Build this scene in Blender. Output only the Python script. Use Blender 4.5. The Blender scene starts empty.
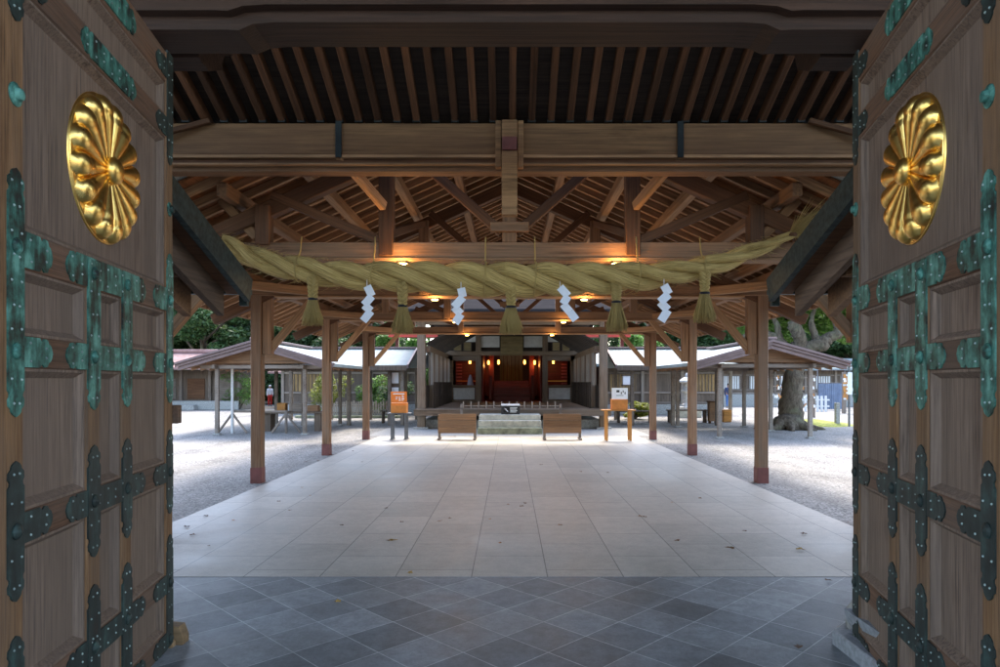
import bpy, bmesh, math, random
import numpy as np
from mathutils import Vector, Matrix
random.seed(7)
R = math.radians
C = bpy.context.scene.collection
F, CX, CY, H = 667.0, 509.5, 382.0, 1.6
def px(x, y, Y):
    """turn a measured picture point at a known distance into a real point"""
    return Vector(((x - CX) / F * Y, Y, H + (CY - y) / F * Y))

# ------------------------------------------------------------------ materials
def new_mat(name):
    m = bpy.data.materials.new(name); m.use_nodes = True
    nt = m.node_tree; b = nt.nodes['Principled BSDF']
    return m, nt, b
def N(nt, t, **kw):
    n = nt.nodes.new(t)
    for k, v in kw.items(): setattr(n, k, v)
    return n
def coords(nt, scale, rnd=True, kind='Object'):
    tc = N(nt, 'ShaderNodeTexCoord'); mp = N(nt, 'ShaderNodeMapping')
    mp.inputs['Scale'].default_value = scale
    if rnd:
        oi = N(nt, 'ShaderNodeObjectInfo'); ad = N(nt, 'ShaderNodeVectorMath', operation='MULTIPLY_ADD')
        ad.inputs[1].default_value = (31, 17, 23)
        cb = N(nt, 'ShaderNodeCombineXYZ')
        for i in range(3): nt.links.new(oi.outputs['Random'], cb.inputs[i])
        nt.links.new(cb.outputs[0], ad.inputs[0]); nt.links.new(tc.outputs[kind], ad.inputs[2])
        nt.links.new(ad.outputs[0], mp.inputs['Vector'])
    else: nt.links.new(tc.outputs[kind], mp.inputs['Vector'])
    return mp.outputs[0]
def noise(nt, vec, scale=1.0, detail=5, rough=.6):
    n = N(nt, 'ShaderNodeTexNoise'); n.inputs['Scale'].default_value = scale
    n.inputs['Detail'].default_value = detail; n.inputs['Roughness'].default_value = rough
    nt.links.new(vec, n.inputs['Vector']); return n.outputs['Fac']
def ramp(nt, fac, stops):
    r = N(nt, 'ShaderNodeValToRGB'); e = r.color_ramp.elements
    while len(e) < len(stops): e.new(.5)
    for i, (p, c) in enumerate(stops):
        e[i].position = p; e[i].color = (*c, 1) if len(c) == 3 else c
    nt.links.new(fac, r.inputs[0]); return r.outputs[0]
def mix(nt, a, b, fac, mode='MIX'):
    m = N(nt, 'ShaderNodeMix', data_type='RGBA', blend_type=mode)
    if isinstance(fac, (int, float)): m.inputs[0].default_value = fac
    else: nt.links.new(fac, m.inputs[0])
    for s, v in ((6, a), (7, b)):
        if isinstance(v, tuple): m.inputs[s].default_value = (*v, 1)
        else: nt.links.new(v, m.inputs[s])
    return m.outputs[2]
def bump(nt, b, h, strength=.3, dist=.01):
    n = N(nt, 'ShaderNodeBump'); n.inputs['Strength'].default_value = strength; n.inputs['Distance'].default_value = dist
    nt.links.new(h, n.inputs['Height']); nt.links.new(n.outputs[0], b.inputs['Normal'])
def objvar(nt, col, lo=.72, hi=1.2):
    oi = N(nt, 'ShaderNodeObjectInfo'); mr = N(nt, 'ShaderNodeMapRange')
    mr.inputs[3].default_value = lo; mr.inputs[4].default_value = hi
    nt.links.new(oi.outputs['Random'], mr.inputs[0])
    hs = N(nt, 'ShaderNodeHueSaturation'); nt.links.new(mr.outputs[0], hs.inputs['Value']); nt.links.new(col, hs.inputs['Color'])
    return hs.outputs[0]
def wood(name, base, axis='X', var=(.75, 1.2), rough=.68, weather=None, fine=1.0):
    m, nt, b = new_mat(name)
    s = {'X': (.8, 22, 22), 'Y': (22, .8, 22), 'Z': (22, 22, .8)}[axis]
    s = tuple(v * fine for v in s)
    v = coords(nt, s); n1 = noise(nt, v, 1.6, 8, .66)
    n2 = noise(nt, coords(nt, tuple(q * (.45 if q < 2 else 2.6) for q in s)), 1.2, 4, .6)
    big = noise(nt, coords(nt, tuple(.07 * q + .7 for q in s)), 1.0, 5, .65)
    d = tuple(c * .4 for c in base); l = tuple(min(1, c * 1.45) for c in base)
    col = ramp(nt, n1, [(.3, d), (.5, base), (.7, l)])
    col = mix(nt, col, ramp(nt, n2, [(.3, (.35,) * 3), (.42, (1.0,) * 3)]), .55, 'MULTIPLY')
    w = weather or tuple(c * .6 for c in base)
    mk = ramp(nt, big, [(.4, (0, 0, 0)), (.62, (1, 1, 1))])
    col = mix(nt, col, mix(nt, col, w, .65), mk)
    st = ramp(nt, big, [(.3, (.55, .5, .47)), (.42, (1, 1, 1))])
    col = mix(nt, col, st, .8, 'MULTIPLY')
    col = objvar(nt, col, *var)
    nt.links.new(col, b.inputs['Base Color']); b.inputs['Roughness'].default_value = rough
    b.inputs['Specular IOR Level'].default_value = .25
    bump(nt, b, n2, .5, .006)
    return m
def plain(name, base, rough=.6, metal=0., nscale=8., amt=.25, bmp=.15, emit=None, spec=.5, var=None, rnd=True):
    m, nt, b = new_mat(name)
    f = noise(nt, coords(nt, (1, 1, 1), rnd), nscale, 5)
    col = ramp(nt, f, [(.3, tuple(c * (1 - amt) for c in base)), (.7, tuple(min(1, c * (1 + amt)) for c in base))])
    if var: col = objvar(nt, col, *var)
    nt.links.new(col, b.inputs['Base Color'])
    b.inputs['Roughness'].default_value = rough; b.inputs['Metallic'].default_value = metal
    b.inputs['Specular IOR Level'].default_value = spec
    if bmp: bump(nt, b, f, bmp, .01)
    if emit:
        b.inputs['Emission Color'].default_value = (*emit[0], 1); b.inputs['Emission Strength'].default_value = emit[1]
    return m
M = {}
M['hall'] = wood('hall timber', (0.242, 0.129, 0.065), weather=(0.195, 0.121, 0.074))
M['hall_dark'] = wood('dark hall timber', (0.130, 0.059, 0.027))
M['raft'] = wood('rafter timber', (0.391, 0.221, 0.111))
M['gate'] = wood('gate timber', (0.286, 0.153, 0.068), weather=(0.204, 0.102, 0.049))
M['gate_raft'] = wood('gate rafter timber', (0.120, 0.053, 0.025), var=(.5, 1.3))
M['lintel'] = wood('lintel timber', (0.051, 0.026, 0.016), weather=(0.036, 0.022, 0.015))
M['doorz'] = wood('door panel timber', (0.19, 0.128, 0.09), 'Z', (.92, 1.08), weather=(0.15, 0.103, 0.074), fine=2.2)
M['doorz2'] = wood('door stile timber', (0.194, 0.101, 0.045), 'Z', (.85, 1.1), weather=(0.137, 0.086, 0.054), fine=2)
M['doorx'] = wood('door rail timber', (0.136, 0.068, 0.037), 'X', (.85, 1.1), weather=(0.122, 0.082, 0.058), fine=2)
M['pillar'] = wood('pillar timber', (0.250, 0.133, 0.070), weather=(0.218, 0.156, 0.109))
M['old'] = wood('weathered grey timber', (.2, .155, .12), weather=(.25, .21, .18))
M['oldz'] = wood('weathered upright timber', (.2, .155, .12), 'Z', weather=(.28, .24, .2))
M['sh'] = wood('shrine timber', (.19, .125, .078), weather=(.2, .155, .115))
M['shz'] = wood('shrine upright timber', (.17, .11, .07), 'Z', weather=(.2, .155, .115))
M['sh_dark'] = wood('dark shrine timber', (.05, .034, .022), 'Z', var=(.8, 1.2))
M['pale_stone'] = plain('pale sandy stone', (.46, .44, .36), .85, nscale=7, amt=.3, bmp=.4)
M['honey'] = wood('honey timber', (.55, .25, .07), var=(.85, 1.15))
M['red_slat'] = plain('red slats', (.3, .05, .05), .5)
M['red_wood'] = wood('red lacquered timber', (.16, .02, .015), var=(.8, 1.2), rough=.4)
M['gold_wood'] = wood('gilded door timber', (.3, .19, .08), 'Z', var=(.8, 1.2))
M['boardwall'] = wood('board wall timber', (.15, .11, .08), 'Z', var=(.8, 1.2))
M['whitewash'] = wood('pale board timber', (.36, .31, .25), 'Z', var=(.8, 1.15))
M['copper_cap'] = plain('red brown cap', (.17, .055, .045), .55, .2)
M['black_cu'] = plain('black copper sheet', (.02, .028, .027), .5, .5, 6, .5)
M['iron'] = plain('dark iron', (.03, .035, .034), .55, .7)
M['steel'] = plain('grey steel', (.12, .12, .125), .45, .6)
M['plaster'] = plain('white plaster', (.62, .6, .56), .85, amt=.08)
M['white'] = plain('white paper', (.86, .87, .9), .8, amt=.03, bmp=0)
M['dull_white'] = plain('weathered white paint', (.6, .6, .58), .7, amt=.12)
M['stone'] = plain('grey granite', (.33, .32, .29), .8, nscale=20, amt=.35, bmp=.4)
M['moss_stone'] = plain('mossy stone', (.25, .26, .17), .9, nscale=6, amt=.5, bmp=.5)
M['orange'] = plain('orange painted box', (.78, .2, .02), .5, amt=.06, bmp=0)
M['orange_dark'] = plain('orange brown timber', (.55, .19, .03), .55, amt=.15)
M['vermilion'] = plain('vermilion paint', (.4, .03, .015), .6)
M['red'] = plain('bright red', (.7, .03, .02), .6, amt=.1, bmp=0)
M['yellow'] = plain('yellow cap', (.75, .5, .1), .5, amt=.1, bmp=0)
M['blackpaint'] = plain('black board', (.015, .015, .017), .5, amt=.1, bmp=0)
M['blue_panel'] = plain('blue grey sheet', (.16, .2, .28), .5, nscale=3, amt=.2)
def bark():
    m, nt, b = new_mat('tree bark')
    f = noise(nt, coords(nt, (9, 9, 2.2), False), 1.5, 8, .75); g = noise(nt, coords(nt, (1, 1, 1), False), 2.2, 4)
    col = ramp(nt, f, [(.32, (.03, .022, .015)), (.5, (.115, .085, .055)), (.7, (.21, .17, .12))])
    col = mix(nt, col, (.14, .14, .075), ramp(nt, g, [(.5, (0, 0, 0)), (.7, (.7, .7, .7))]))
    nt.links.new(col, b.inputs['Base Color']); b.inputs['Roughness'].default_value = .95
    bump(nt, b, f, 1.0, .06); return m
M['bark'] = bark()
M['skin'] = plain('skin', (.55, .33, .24), .6, amt=.05, bmp=0)
M['hair'] = plain('dark hair', (.015, .012, .01), .6, bmp=0)
M['navy'] = plain('navy cloth', (.02, .035, .09), .8, bmp=0)
M['jeans'] = plain('blue denim', (.05, .12, .28), .8, bmp=0)
M['shoe'] = plain('dark shoe', (.02, .02, .02), .6, bmp=0)
M['purple_cu'] = plain('brown copper roof edge', (.15, .1, .095), .5, .3, 5, .2)
M['lamp'] = plain('warm lamp glass', (1, .6, .2), .4, emit=((1, .5, .13), 7), bmp=0)
M['lamp_gold'] = plain('warm lantern glass', (1, .6, .2), .4, emit=((1, .4, .06), 1.3), bmp=0)
M['cloth_lilac'] = plain('pale lilac paper', (.5, .5, .62), .8, amt=.08, bmp=0)
M['blind'] = wood('bamboo blind', (.3, .22, .1), 'X', (.9, 1.1), fine=2)
M['leaf_brown'] = plain('dry leaf', (.2, .09, .03), .7, amt=.5, var=(.5, 1.6), bmp=0)
M['leaf_yellow'] = plain('yellow leaf', (.5, .3, .05), .7, amt=.3, var=(.6, 1.2), bmp=0)
def brown_red_roof():
    m, nt, b = new_mat('russet copper roof')
    v = coords(nt, (1, 1, 1), False); f = noise(nt, v, 2.5, 4)
    col = ramp(nt, f, [(.3, (.2, .1, .085)), (.7, (.33, .2, .18))])
    nt.links.new(col, b.inputs['Base Color']); b.inputs['Roughness'].default_value = .55
    return m
M['russet'] = brown_red_roof()
M['thatch'] = wood('bark shingle roof', (.035, .032, .032), 'X', (.95, 1.05), 1.0)
M['thatch'].node_tree.nodes['Principled BSDF'].inputs['Specular IOR Level'].default_value = 0
def metal_roof():
    m, nt, b = new_mat('pale copper roof')
    v = coords(nt, (1, 1, 1), False)
    w = N(nt, 'ShaderNodeTexWave', wave_type='BANDS', bands_direction='X'); w.inputs['Scale'].default_value = 1.1
    w.inputs['Distortion'].default_value = .1
    nt.links.new(v, w.inputs['Vector'])
    f = noise(nt, v, 1.5, 5)
    col = ramp(nt, f, [(.3, (.15, .185, .185)), (.7, (.25, .285, .285))])
    col = mix(nt, col, (.2, .26, .26), ramp(nt, w.outputs['Fac'], [(.93, (0, 0, 0)), (.97, (1, 1, 1))]))
    nt.links.new(col, b.inputs['Base Color']); b.inputs['Roughness'].default_value = .6
    b.inputs['Metallic'].default_value = .0; b.inputs['Specular IOR Level'].default_value = .2
    return m
M['metal_roof'] = metal_roof()
def verdigris(name, lo, hi, c_lo=(.018, .045, .032), c_hi=(.045, .155, .115), c_top=(.14, .36, .28)):
    m, nt, b = new_mat(name)
    v = coords(nt, (1, 1, 1)); v2 = coords(nt, (14, 14, 3))
    f = noise(nt, v, 9, 6, .7); g = noise(nt, v2, 1.3, 4, .6)
    ad = N(nt, 'ShaderNodeMath', operation='ADD'); nt.links.new(f, ad.inputs[0]); nt.links.new(g, ad.inputs[1])
    hf = N(nt, 'ShaderNodeMath', operation='MULTIPLY'); hf.inputs[1].default_value = .5; nt.links.new(ad.outputs[0], hf.inputs[0])
    col = ramp(nt, hf.outputs[0], [(.34, (.03, .02, .012)), (.4, (.013, .018, .014)), (lo, c_lo), (hi, c_hi), (min(1, hi + .1), c_top)])
    nt.links.new(col, b.inputs['Base Color']); b.inputs['Roughness'].default_value = .6; b.inputs['Metallic'].default_value = .25
    bump(nt, b, f, .35, .004)
    return m
M['verd'] = verdigris('bright verdigris copper', .43, .51)
M['verd_dark'] = verdigris('dark verdigris copper', .52, .64, (.022, .034, .028), (.04, .08, .066), (.08, .22, .18))
M['rivet'] = plain('worn rivet heads', (.3, .37, .33), .45, .3, var=(.5, 1.1))
def gold():
    m, nt, b = new_mat('burnished gold')
    f = noise(nt, coords(nt, (1, 1, 1)), 14, 5, .7)
    col = ramp(nt, f, [(.3, (.8, .46, .1)), (.6, (1.0, .64, .18))])
    nt.links.new(col, b.inputs['Base Color']); b.inputs['Metallic'].default_value = 1.
    rr = ramp(nt, f, [(.3, (.36,) * 3), (.7, (.26,) * 3)]); nt.links.new(rr, b.inputs['Roughness'])
    return m
M['gold'] = gold()
def straw():
    m, nt, b = new_mat('rice straw')
    v = coords(nt, (1, 1, 1), False, 'UV')
    mp = N(nt, 'ShaderNodeMapping'); mp.inputs['Scale'].default_value = (46, 3.0, 1); nt.links.new(v, mp.inputs['Vector'])
    f = noise(nt, mp.outputs[0], 1.2, 6, .7)
    g = noise(nt, coords(nt, (1, 1, 1)), 3., 4)
    col = ramp(nt, f, [(.32, (.12, .07, .018)), (.47, (.5, .33, .095)), (.66, (.85, .62, .23))])
    col = mix(nt, col, (.48, .32, .1), ramp(nt, g, [(.45, (0, 0, 0)), (.75, (.7, .7, .7))]))
    nt.links.new(col, b.inputs['Base Color']); b.inputs['Roughness'].default_value = .75
    bump(nt, b, f, 1.0, .02)
    return m
M['straw'] = straw()
def leafmat(name, a, bcol):
    m, nt, b = new_mat(name)
    oi = N(nt, 'ShaderNodeObjectInfo')
    f = noise(nt, coords(nt, (1, 1, 1), False), .55, 3); g = noise(nt, coords(nt, (1, 1, 1), False), 7, 2)
    ad = N(nt, 'ShaderNodeMath', operation='ADD'); nt.links.new(f, ad.inputs[0]); nt.links.new(g, ad.inputs[1])
    hf = N(nt, 'ShaderNodeMath', operation='MULTIPLY'); hf.inputs[1].default_value = .5; nt.links.new(ad.outputs[0], hf.inputs[0])
    col = ramp(nt, hf.outputs[0], [(.36, a), (.64, bcol)])
    col = objvar(nt, col, .75, 1.25)
    nt.links.new(col, b.inputs['Base Color']); b.inputs['Roughness'].default_value = .5
    tr = N(nt, 'ShaderNodeBsdfTranslucent'); nt.links.new(col, tr.inputs[0])
    mx = N(nt, 'ShaderNodeMixShader'); mx.inputs[0].default_value = .5
    out = nt.nodes['Material Output']
    nt.links.new(b.outputs[0], mx.inputs[1]); nt.links.new(tr.outputs[0], mx.inputs[2]); nt.links.new(mx.outputs[0], out.inputs[0])
    return m
M['leaf'] = leafmat('evergreen leaves', (.03, .07, .024), (.1, .17, .055))
M['leaf_light'] = leafmat('light green leaves', (.07, .16, .03), (.2, .34, .07))
M['leaf_yel'] = leafmat('yellow green leaves', (.14, .17, .02), (.32, .34, .06))
def screen():  # translucent sheet standing in for boards bright with daylight
    m, nt, b = new_mat('daylit board'); b.inputs['Base Color'].default_value = (.42, .39, .34, 1)
    tr = N(nt, 'ShaderNodeBsdfTranslucent'); tr.inputs[0].default_value = (.45, .42, .38, 1); mx = N(nt, 'ShaderNodeMixShader'); mx.inputs[0].default_value = .6
    nt.links.new(b.outputs[0], mx.inputs[1]); nt.links.new(tr.outputs[0], mx.inputs[2]); nt.links.new(mx.outputs[0], nt.nodes['Material Output'].inputs[0])
    return m
M['daylit_board'] = screen()
def gravel():
    m, nt, b = new_mat('white gravel')
    v = coords(nt, (1, 1, 1), False)
    vo = N(nt, 'ShaderNodeTexVoronoi'); vo.inputs['Scale'].default_value = 38; nt.links.new(v, vo.inputs['Vector'])
    bw = N(nt, 'ShaderNodeRGBToBW'); nt.links.new(vo.outputs['Color'], bw.inputs[0])
    f = noise(nt, v, .5, 6, .65)
    col = ramp(nt, bw.outputs[0], [(.15, (.1, .097, .09)), (.5, (.215, .205, .19)), (.85, (.36, .345, .32))])
    tr_ = noise(nt, coords(nt, (1.4, .35, 1), False), .9, 5, .6)
    col = mix(nt, col, ramp(nt, tr_, [(.35, (.62, .6, .57)), (.55, (1.08, 1.08, 1.08))]), .8, 'MULTIPLY')
    col = mix(nt, col, (.33, .3, .26), ramp(nt, f, [(.42, (0, 0, 0)), (.7, (.6, .6, .6))]))
    nt.links.new(col, b.inputs['Base Color']); b.inputs['Roughness'].default_value = .9
    bump(nt, b, vo.outputs['Distance'], .6, .02)
    return m
M['gravel'] = gravel()
def paving(diamond):
    m, nt, b = new_mat('slate diamond paving' if diamond else 'granite paving')
    tc = N(nt, 'ShaderNodeTexCoord'); sp = N(nt, 'ShaderNodeSeparateXYZ'); nt.links.new(tc.outputs['Object'], sp.inputs[0])
    cb = N(nt, 'ShaderNodeCombineXYZ'); mp = N(nt, 'ShaderNodeMapping')
    br = N(nt, 'ShaderNodeTexBrick'); br.squash = 1
    if diamond:
        nt.links.new(tc.outputs['Object'], mp.inputs['Vector'])
        # grout lines X+Y=3.155+.5k and X-Y=-3.12+.5k
        s = 1 / math.sqrt(2)
        mp.inputs['Rotation'].default_value = (0, 0, R(-45))
        mp.inputs['Location'].default_value = (-3.155 * s * -1 * -1 + .0, -3.20 * s, 0)
        br.offset = 0
        br.inputs['Brick Width'].default_value = .3536; br.inputs['Row Height'].default_value = .3536
        br.inputs['Mortar Size'].default_value = .0035
        c1, c2, mo = (.18, .195, .2), (.36, .375, .375), (.62, .63, .62)
    else:
        nt.links.new(sp.outputs['Y'], cb.inputs['X']); nt.links.new(sp.outputs['X'], cb.inputs['Y'])
        nt.links.new(cb.outputs[0], mp.inputs['Vector'])
        mp.inputs['Location'].default_value = (-5.64, .31, 0)
        br.offset = .5
        br.inputs['Brick Width'].default_value = .9; br.inputs['Row Height'].default_value = .62
        br.inputs['Mortar Size'].default_value = .005
        c1, c2, mo = (.46, .415, .345), (.55, .5, .42), (.17, .155, .13)
    br.inputs['Scale'].default_value = 1; br.inputs['Mortar Smooth'].default_value = .3; br.inputs['Bias'].default_value = 0
    for k, c in (('Color1', c1), ('Color2', c2), ('Mortar', mo)): br.inputs[k].default_value = (*c, 1)
    nt.links.new(mp.outputs[0], br.inputs['Vector'])
    v = coords(nt, (1, 1, 1), False)
    f = noise(nt, v, 60, 3, .7); g = noise(nt, v, 1.3, 6, .65)
    col = mix(nt, br.outputs['Color'], ramp(nt, f, [(.3, (.45,) * 3), (.7, (1.0,) * 3)]), .5 if diamond else .35, 'MULTIPLY')
    col = mix(nt, col, ramp(nt, g, [(.32, (.5, .49, .47)), (.55, (1, 1, 1))] if diamond else [(.3, (.66, .64, .6)), (.55, (1, 1, 1))]), .8, 'MULTIPLY')
    g2 = noise(nt, v, 9, 5, .7)
    col = mix(nt, col, ramp(nt, g2, [(.36, (.7,) * 3), (.6, (1.05,) * 3)]), .75 if diamond else .35, 'MULTIPLY')
    nt.links.new(col, b.inputs['Base Color'])
    rr = ramp(nt, g, [(.3, (.38,) * 3), (.7, (.6,) * 3)]); nt.links.new(rr, b.inputs['Roughness'])
    iv = N(nt, 'ShaderNodeMath', operation='SUBTRACT'); iv.inputs[0].default_value = 1
    nt.links.new(br.outputs['Fac'], iv.inputs[1])
    ad = N(nt, 'ShaderNodeMath', operation='MULTIPLY_ADD'); ad.inputs[1].default_value = .25
    nt.links.new(f, ad.inputs[0]); nt.links.new(iv.outputs[0], ad.inputs[2])
    bump(nt, b, ad.outputs[0], .4, .004)
    return m
M['pave'] = paving(False); M['diamond'] = paving(True)

# ------------------------------------------------------------------ object helpers
def wm(o):
    m = o.matrix_basis.copy(); p = o.parent
    while p: m = p.matrix_basis @ m; p = p.parent
    return m
def tag(o, label, cat, group=None, kind=None):
    if kind: o['kind'] = kind
    if label: o['label'] = label
    if cat: o['category'] = cat
    if group: o['group'] = group
    return o
def thing(name, label, cat, loc=(0, 0, 0), rotz=0, group=None):
    o = bpy.data.objects.new(name, None); C.objects.link(o)
    o.empty_display_size = .1
    o.location = loc; o.rotation_euler = (0, 0, rotz)
    o.matrix_basis = Matrix.Translation(Vector(loc)) @ Matrix.Rotation(rotz, 4, 'Z')
    return tag(o, label, cat, group)
def link(name, me, mat, parent=None, Mx=None, local=False, smooth=False):
    o = bpy.data.objects.new(name, me); C.objects.link(o)
    Mx = Mx or Matrix.Identity(4)
    if parent:
        o.parent = parent
        o.matrix_basis = Mx if local else wm(parent).inverted() @ Mx
    else: o.matrix_basis = Mx
    if mat and not me.materials: me.materials.append(M[mat] if isinstance(mat, str) else mat)
    if smooth:
        for p in me.polygons: p.use_smooth = True
    return o
def bm_mesh(bm, name='mesh'):
    bmesh.ops.recalc_face_normals(bm, faces=bm.faces[:])
    me = bpy.data.meshes.new(name); bm.to_mesh(me); bm.free(); return me
def addbox(bm, a, b, bev=0, rot=None):
    c = [(p + q) / 2 for p, q in zip(a, b)]; s = [abs(q - p) for p, q in zip(a, b)]
    g = bmesh.ops.create_cube(bm, size=1)
    vs = g['verts']
    bmesh.ops.scale(bm, vec=s, verts=vs)
    if bev:
        es = list({e for v in vs for e in v.link_edges})
        r = bmesh.ops.bevel(bm, geom=es, offset=bev, segments=1, affect='EDGES')
        vs = list({v for f in r['faces'] for v in f.verts} | {v for v in vs if v.is_valid})
    Mx = Matrix.Translation(c)
    if rot: Mx = Mx @ rot
    bmesh.ops.transform(bm, matrix=Mx, verts=vs)
_cache = {}
def beam(parent, name, a, b, w, h, mat='hall', bev=.008, up=(0, 0, 1), local=False):
    """timber from a to b, its grain along its own X; w sideways, h upwards"""
    a, b = Vector(a), Vector(b); d = b - a; L = d.length; x = d.normalized()
    upv = Vector(up)
    if abs(x.dot(upv)) > .98: upv = Vector((0, 1, 0))
    y = upv.cross(x).normalized(); z = x.cross(y)
    key = (round(L, 4), w, h, mat, bev)
    if key not in _cache:
        bm = bmesh.new(); addbox(bm, (-L / 2, -w / 2, -h / 2), (L / 2, w / 2, h / 2), bev)
        _cache[key] = bm_mesh(bm, 'timber')
    Mx = Matrix((x, y, z)).transposed().to_4x4(); Mx.translation = (a + b) / 2
    return link(name, _cache[key], mat, parent, Mx, local)
def box(parent, name, a, b, mat, bev=.005, local=False):
    c = Vector([(p + q) / 2 for p, q in zip(a, b)]); s = [abs(q - p) / 2 for p, q in zip(a, b)]
    bm = bmesh.new(); addbox(bm, [-v for v in s], s, bev)
    return link(name, bm_mesh(bm), mat, parent, Matrix.Translation(c), local)
def multi(parent, name, boxes, mat, bev=.004, local=False):
    bm = bmesh.new()
    for a, b in boxes: addbox(bm, a, b, bev)
    return link(name, bm_mesh(bm), mat, parent, None, local)
def prism(parent, name, pts, lo, hi, mat, axis='X', local=False):
    """extrude a 2-D outline; axis X: pts are (y,z); Y: (x,z); Z: (x,y)"""
    bm = bmesh.new()
    f = {'X': lambda p, t: (t, p[0], p[1]), 'Y': lambda p, t: (p[0], t, p[1]), 'Z': lambda p, t: (p[0], p[1], t)}[axis]
    A = [bm.verts.new(f(p, lo)) for p in pts]; B = [bm.verts.new(f(p, hi)) for p in pts]
    bm.faces.new(A); bm.faces.new(B[::-1])
    n = len(pts)
    for i in range(n): bm.faces.new((A[i], A[(i + 1) % n], B[(i + 1) % n], B[i]))
    return link(name, bm_mesh(bm), mat, parent, None, local)
def lathe_into(bm, prof, c=(0, 0, 0), seg=20, rot=0):
    rings = []
    for r, z in prof:
        rings.append([bm.verts.new((c[0] + r * math.cos(rot + k * 2 * math.pi / seg), c[1] + r * math.sin(rot + k * 2 * math.pi / seg), c[2] + z)) for k in range(seg)])
    for i in range(len(rings) - 1):
        for k in range(seg): bm.faces.new((rings[i][k], rings[i][(k + 1) % seg], rings[i + 1][(k + 1) % seg], rings[i + 1][k]))
    bm.faces.new(rings[0][::-1]); bm.faces.new(rings[-1])
def lathe(parent, name, prof, c, mat, seg=20, rot=0, smooth=False, local=False):
    bm = bmesh.new(); lathe_into(bm, prof, (0, 0, 0), seg, rot)
    return link(name, bm_mesh(bm), mat, parent, Matrix.Translation(c), local, smooth)
def tube_mesh(paths, seg=10, uv=False, jitter=0, rnd=None):
    """paths: list of lists of (point, radius); smooth swept tubes in one mesh"""
    V, Fc, UV = [], [], []
    for path in paths:
        base = len(V); n = len(path); up = Vector((0.13, .9, .3)).normalized(); s = 0
        for i, (p, r) in enumerate(path):
            p = Vector(p); a = Vector(path[max(0, i - 1)][0]); b = Vector(path[min(n - 1, i + 1)][0])
            t = (b - a).normalized(); x = (up - t * up.dot(t)).normalized(); y = t.cross(x); up = x
            if i: s += (p - Vector(path[i - 1][0])).length
            for k in range(seg):
                th = k * 2 * math.pi / seg
                rr = r * (1 + (rnd.uniform(-jitter, jitter) if jitter else 0))
                V.append(p + (x * math.cos(th) + y * math.sin(th)) * rr); UV.append((k / seg, s))
        for i in range(n - 1):
            for k in range(seg):
                k2 = (k + 1) % seg
                Fc.append((base + i * seg + k, base + i * seg + k2, base + (i + 1) * seg + k2, base + (i + 1) * seg + k))
        Fc.append(tuple(base + k for k in range(seg))[::-1]); Fc.append(tuple(base + (n - 1) * seg + k for k in range(seg)))
    me = bpy.data.meshes.new('tube'); me.from_pydata([tuple(v) for v in V], [], Fc)
    if uv:
        ul = me.uv_layers.new(name='UVMap')
        for pol in me.polygons:
            for li, vi in zip(pol.loop_indices, pol.vertices):
                u, v = UV[vi]
                if len(pol.vertices) == 4 and u == 0 and any(UV[w][0] > .7 for w in pol.vertices): u = 1
                ul.data[li].uv = (u, v)
    for p in me.polygons: p.use_smooth = len(p.vertices) == 4
    me.update(); return me
def sheet(name, x0, x1, y0, y1, z, mat, th=0):
    me = bpy.data.meshes.new(name)
    me.from_pydata([(x0, y0, z), (x1, y0, z), (x1, y1, z), (x0, y1, z)], [], [(0, 1, 2, 3)])
    o = link(name, me, mat); o['kind'] = 'structure'; return o

# ------------------------------------------------------------------ the setting
sheet('ground', -400, 400, -200, 500, 0, 'gravel')
g = box(None, 'paved_floor', (-3.82, 5.44, -.1), (3.78, 19.6, .012), 'pave', .004)
g['kind'] = 'structure'
g.data.transform(g.matrix_basis); g.matrix_basis = Matrix.Identity(4)
g = box(None, 'gate_floor', (-5, -1.5, -.1), (7, 5.438, .008), 'diamond', .002); g['kind'] = 'structure'
g.data.transform(g.matrix_basis); g.matrix_basis = Matrix.Identity(4)
M['slab'] = plain('grey slab', (.25, .255, .26), .6, nscale=30, amt=.3)
g = box(None, 'gate_floor_border', (-3.82, 5.44, -.1), (3.78, 5.64, .0105), 'slab', .002); g['kind'] = 'structure'
sheet('shrine_path', -4.2, 4.2, 19.6, 23.2, .01, 'stone')

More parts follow.
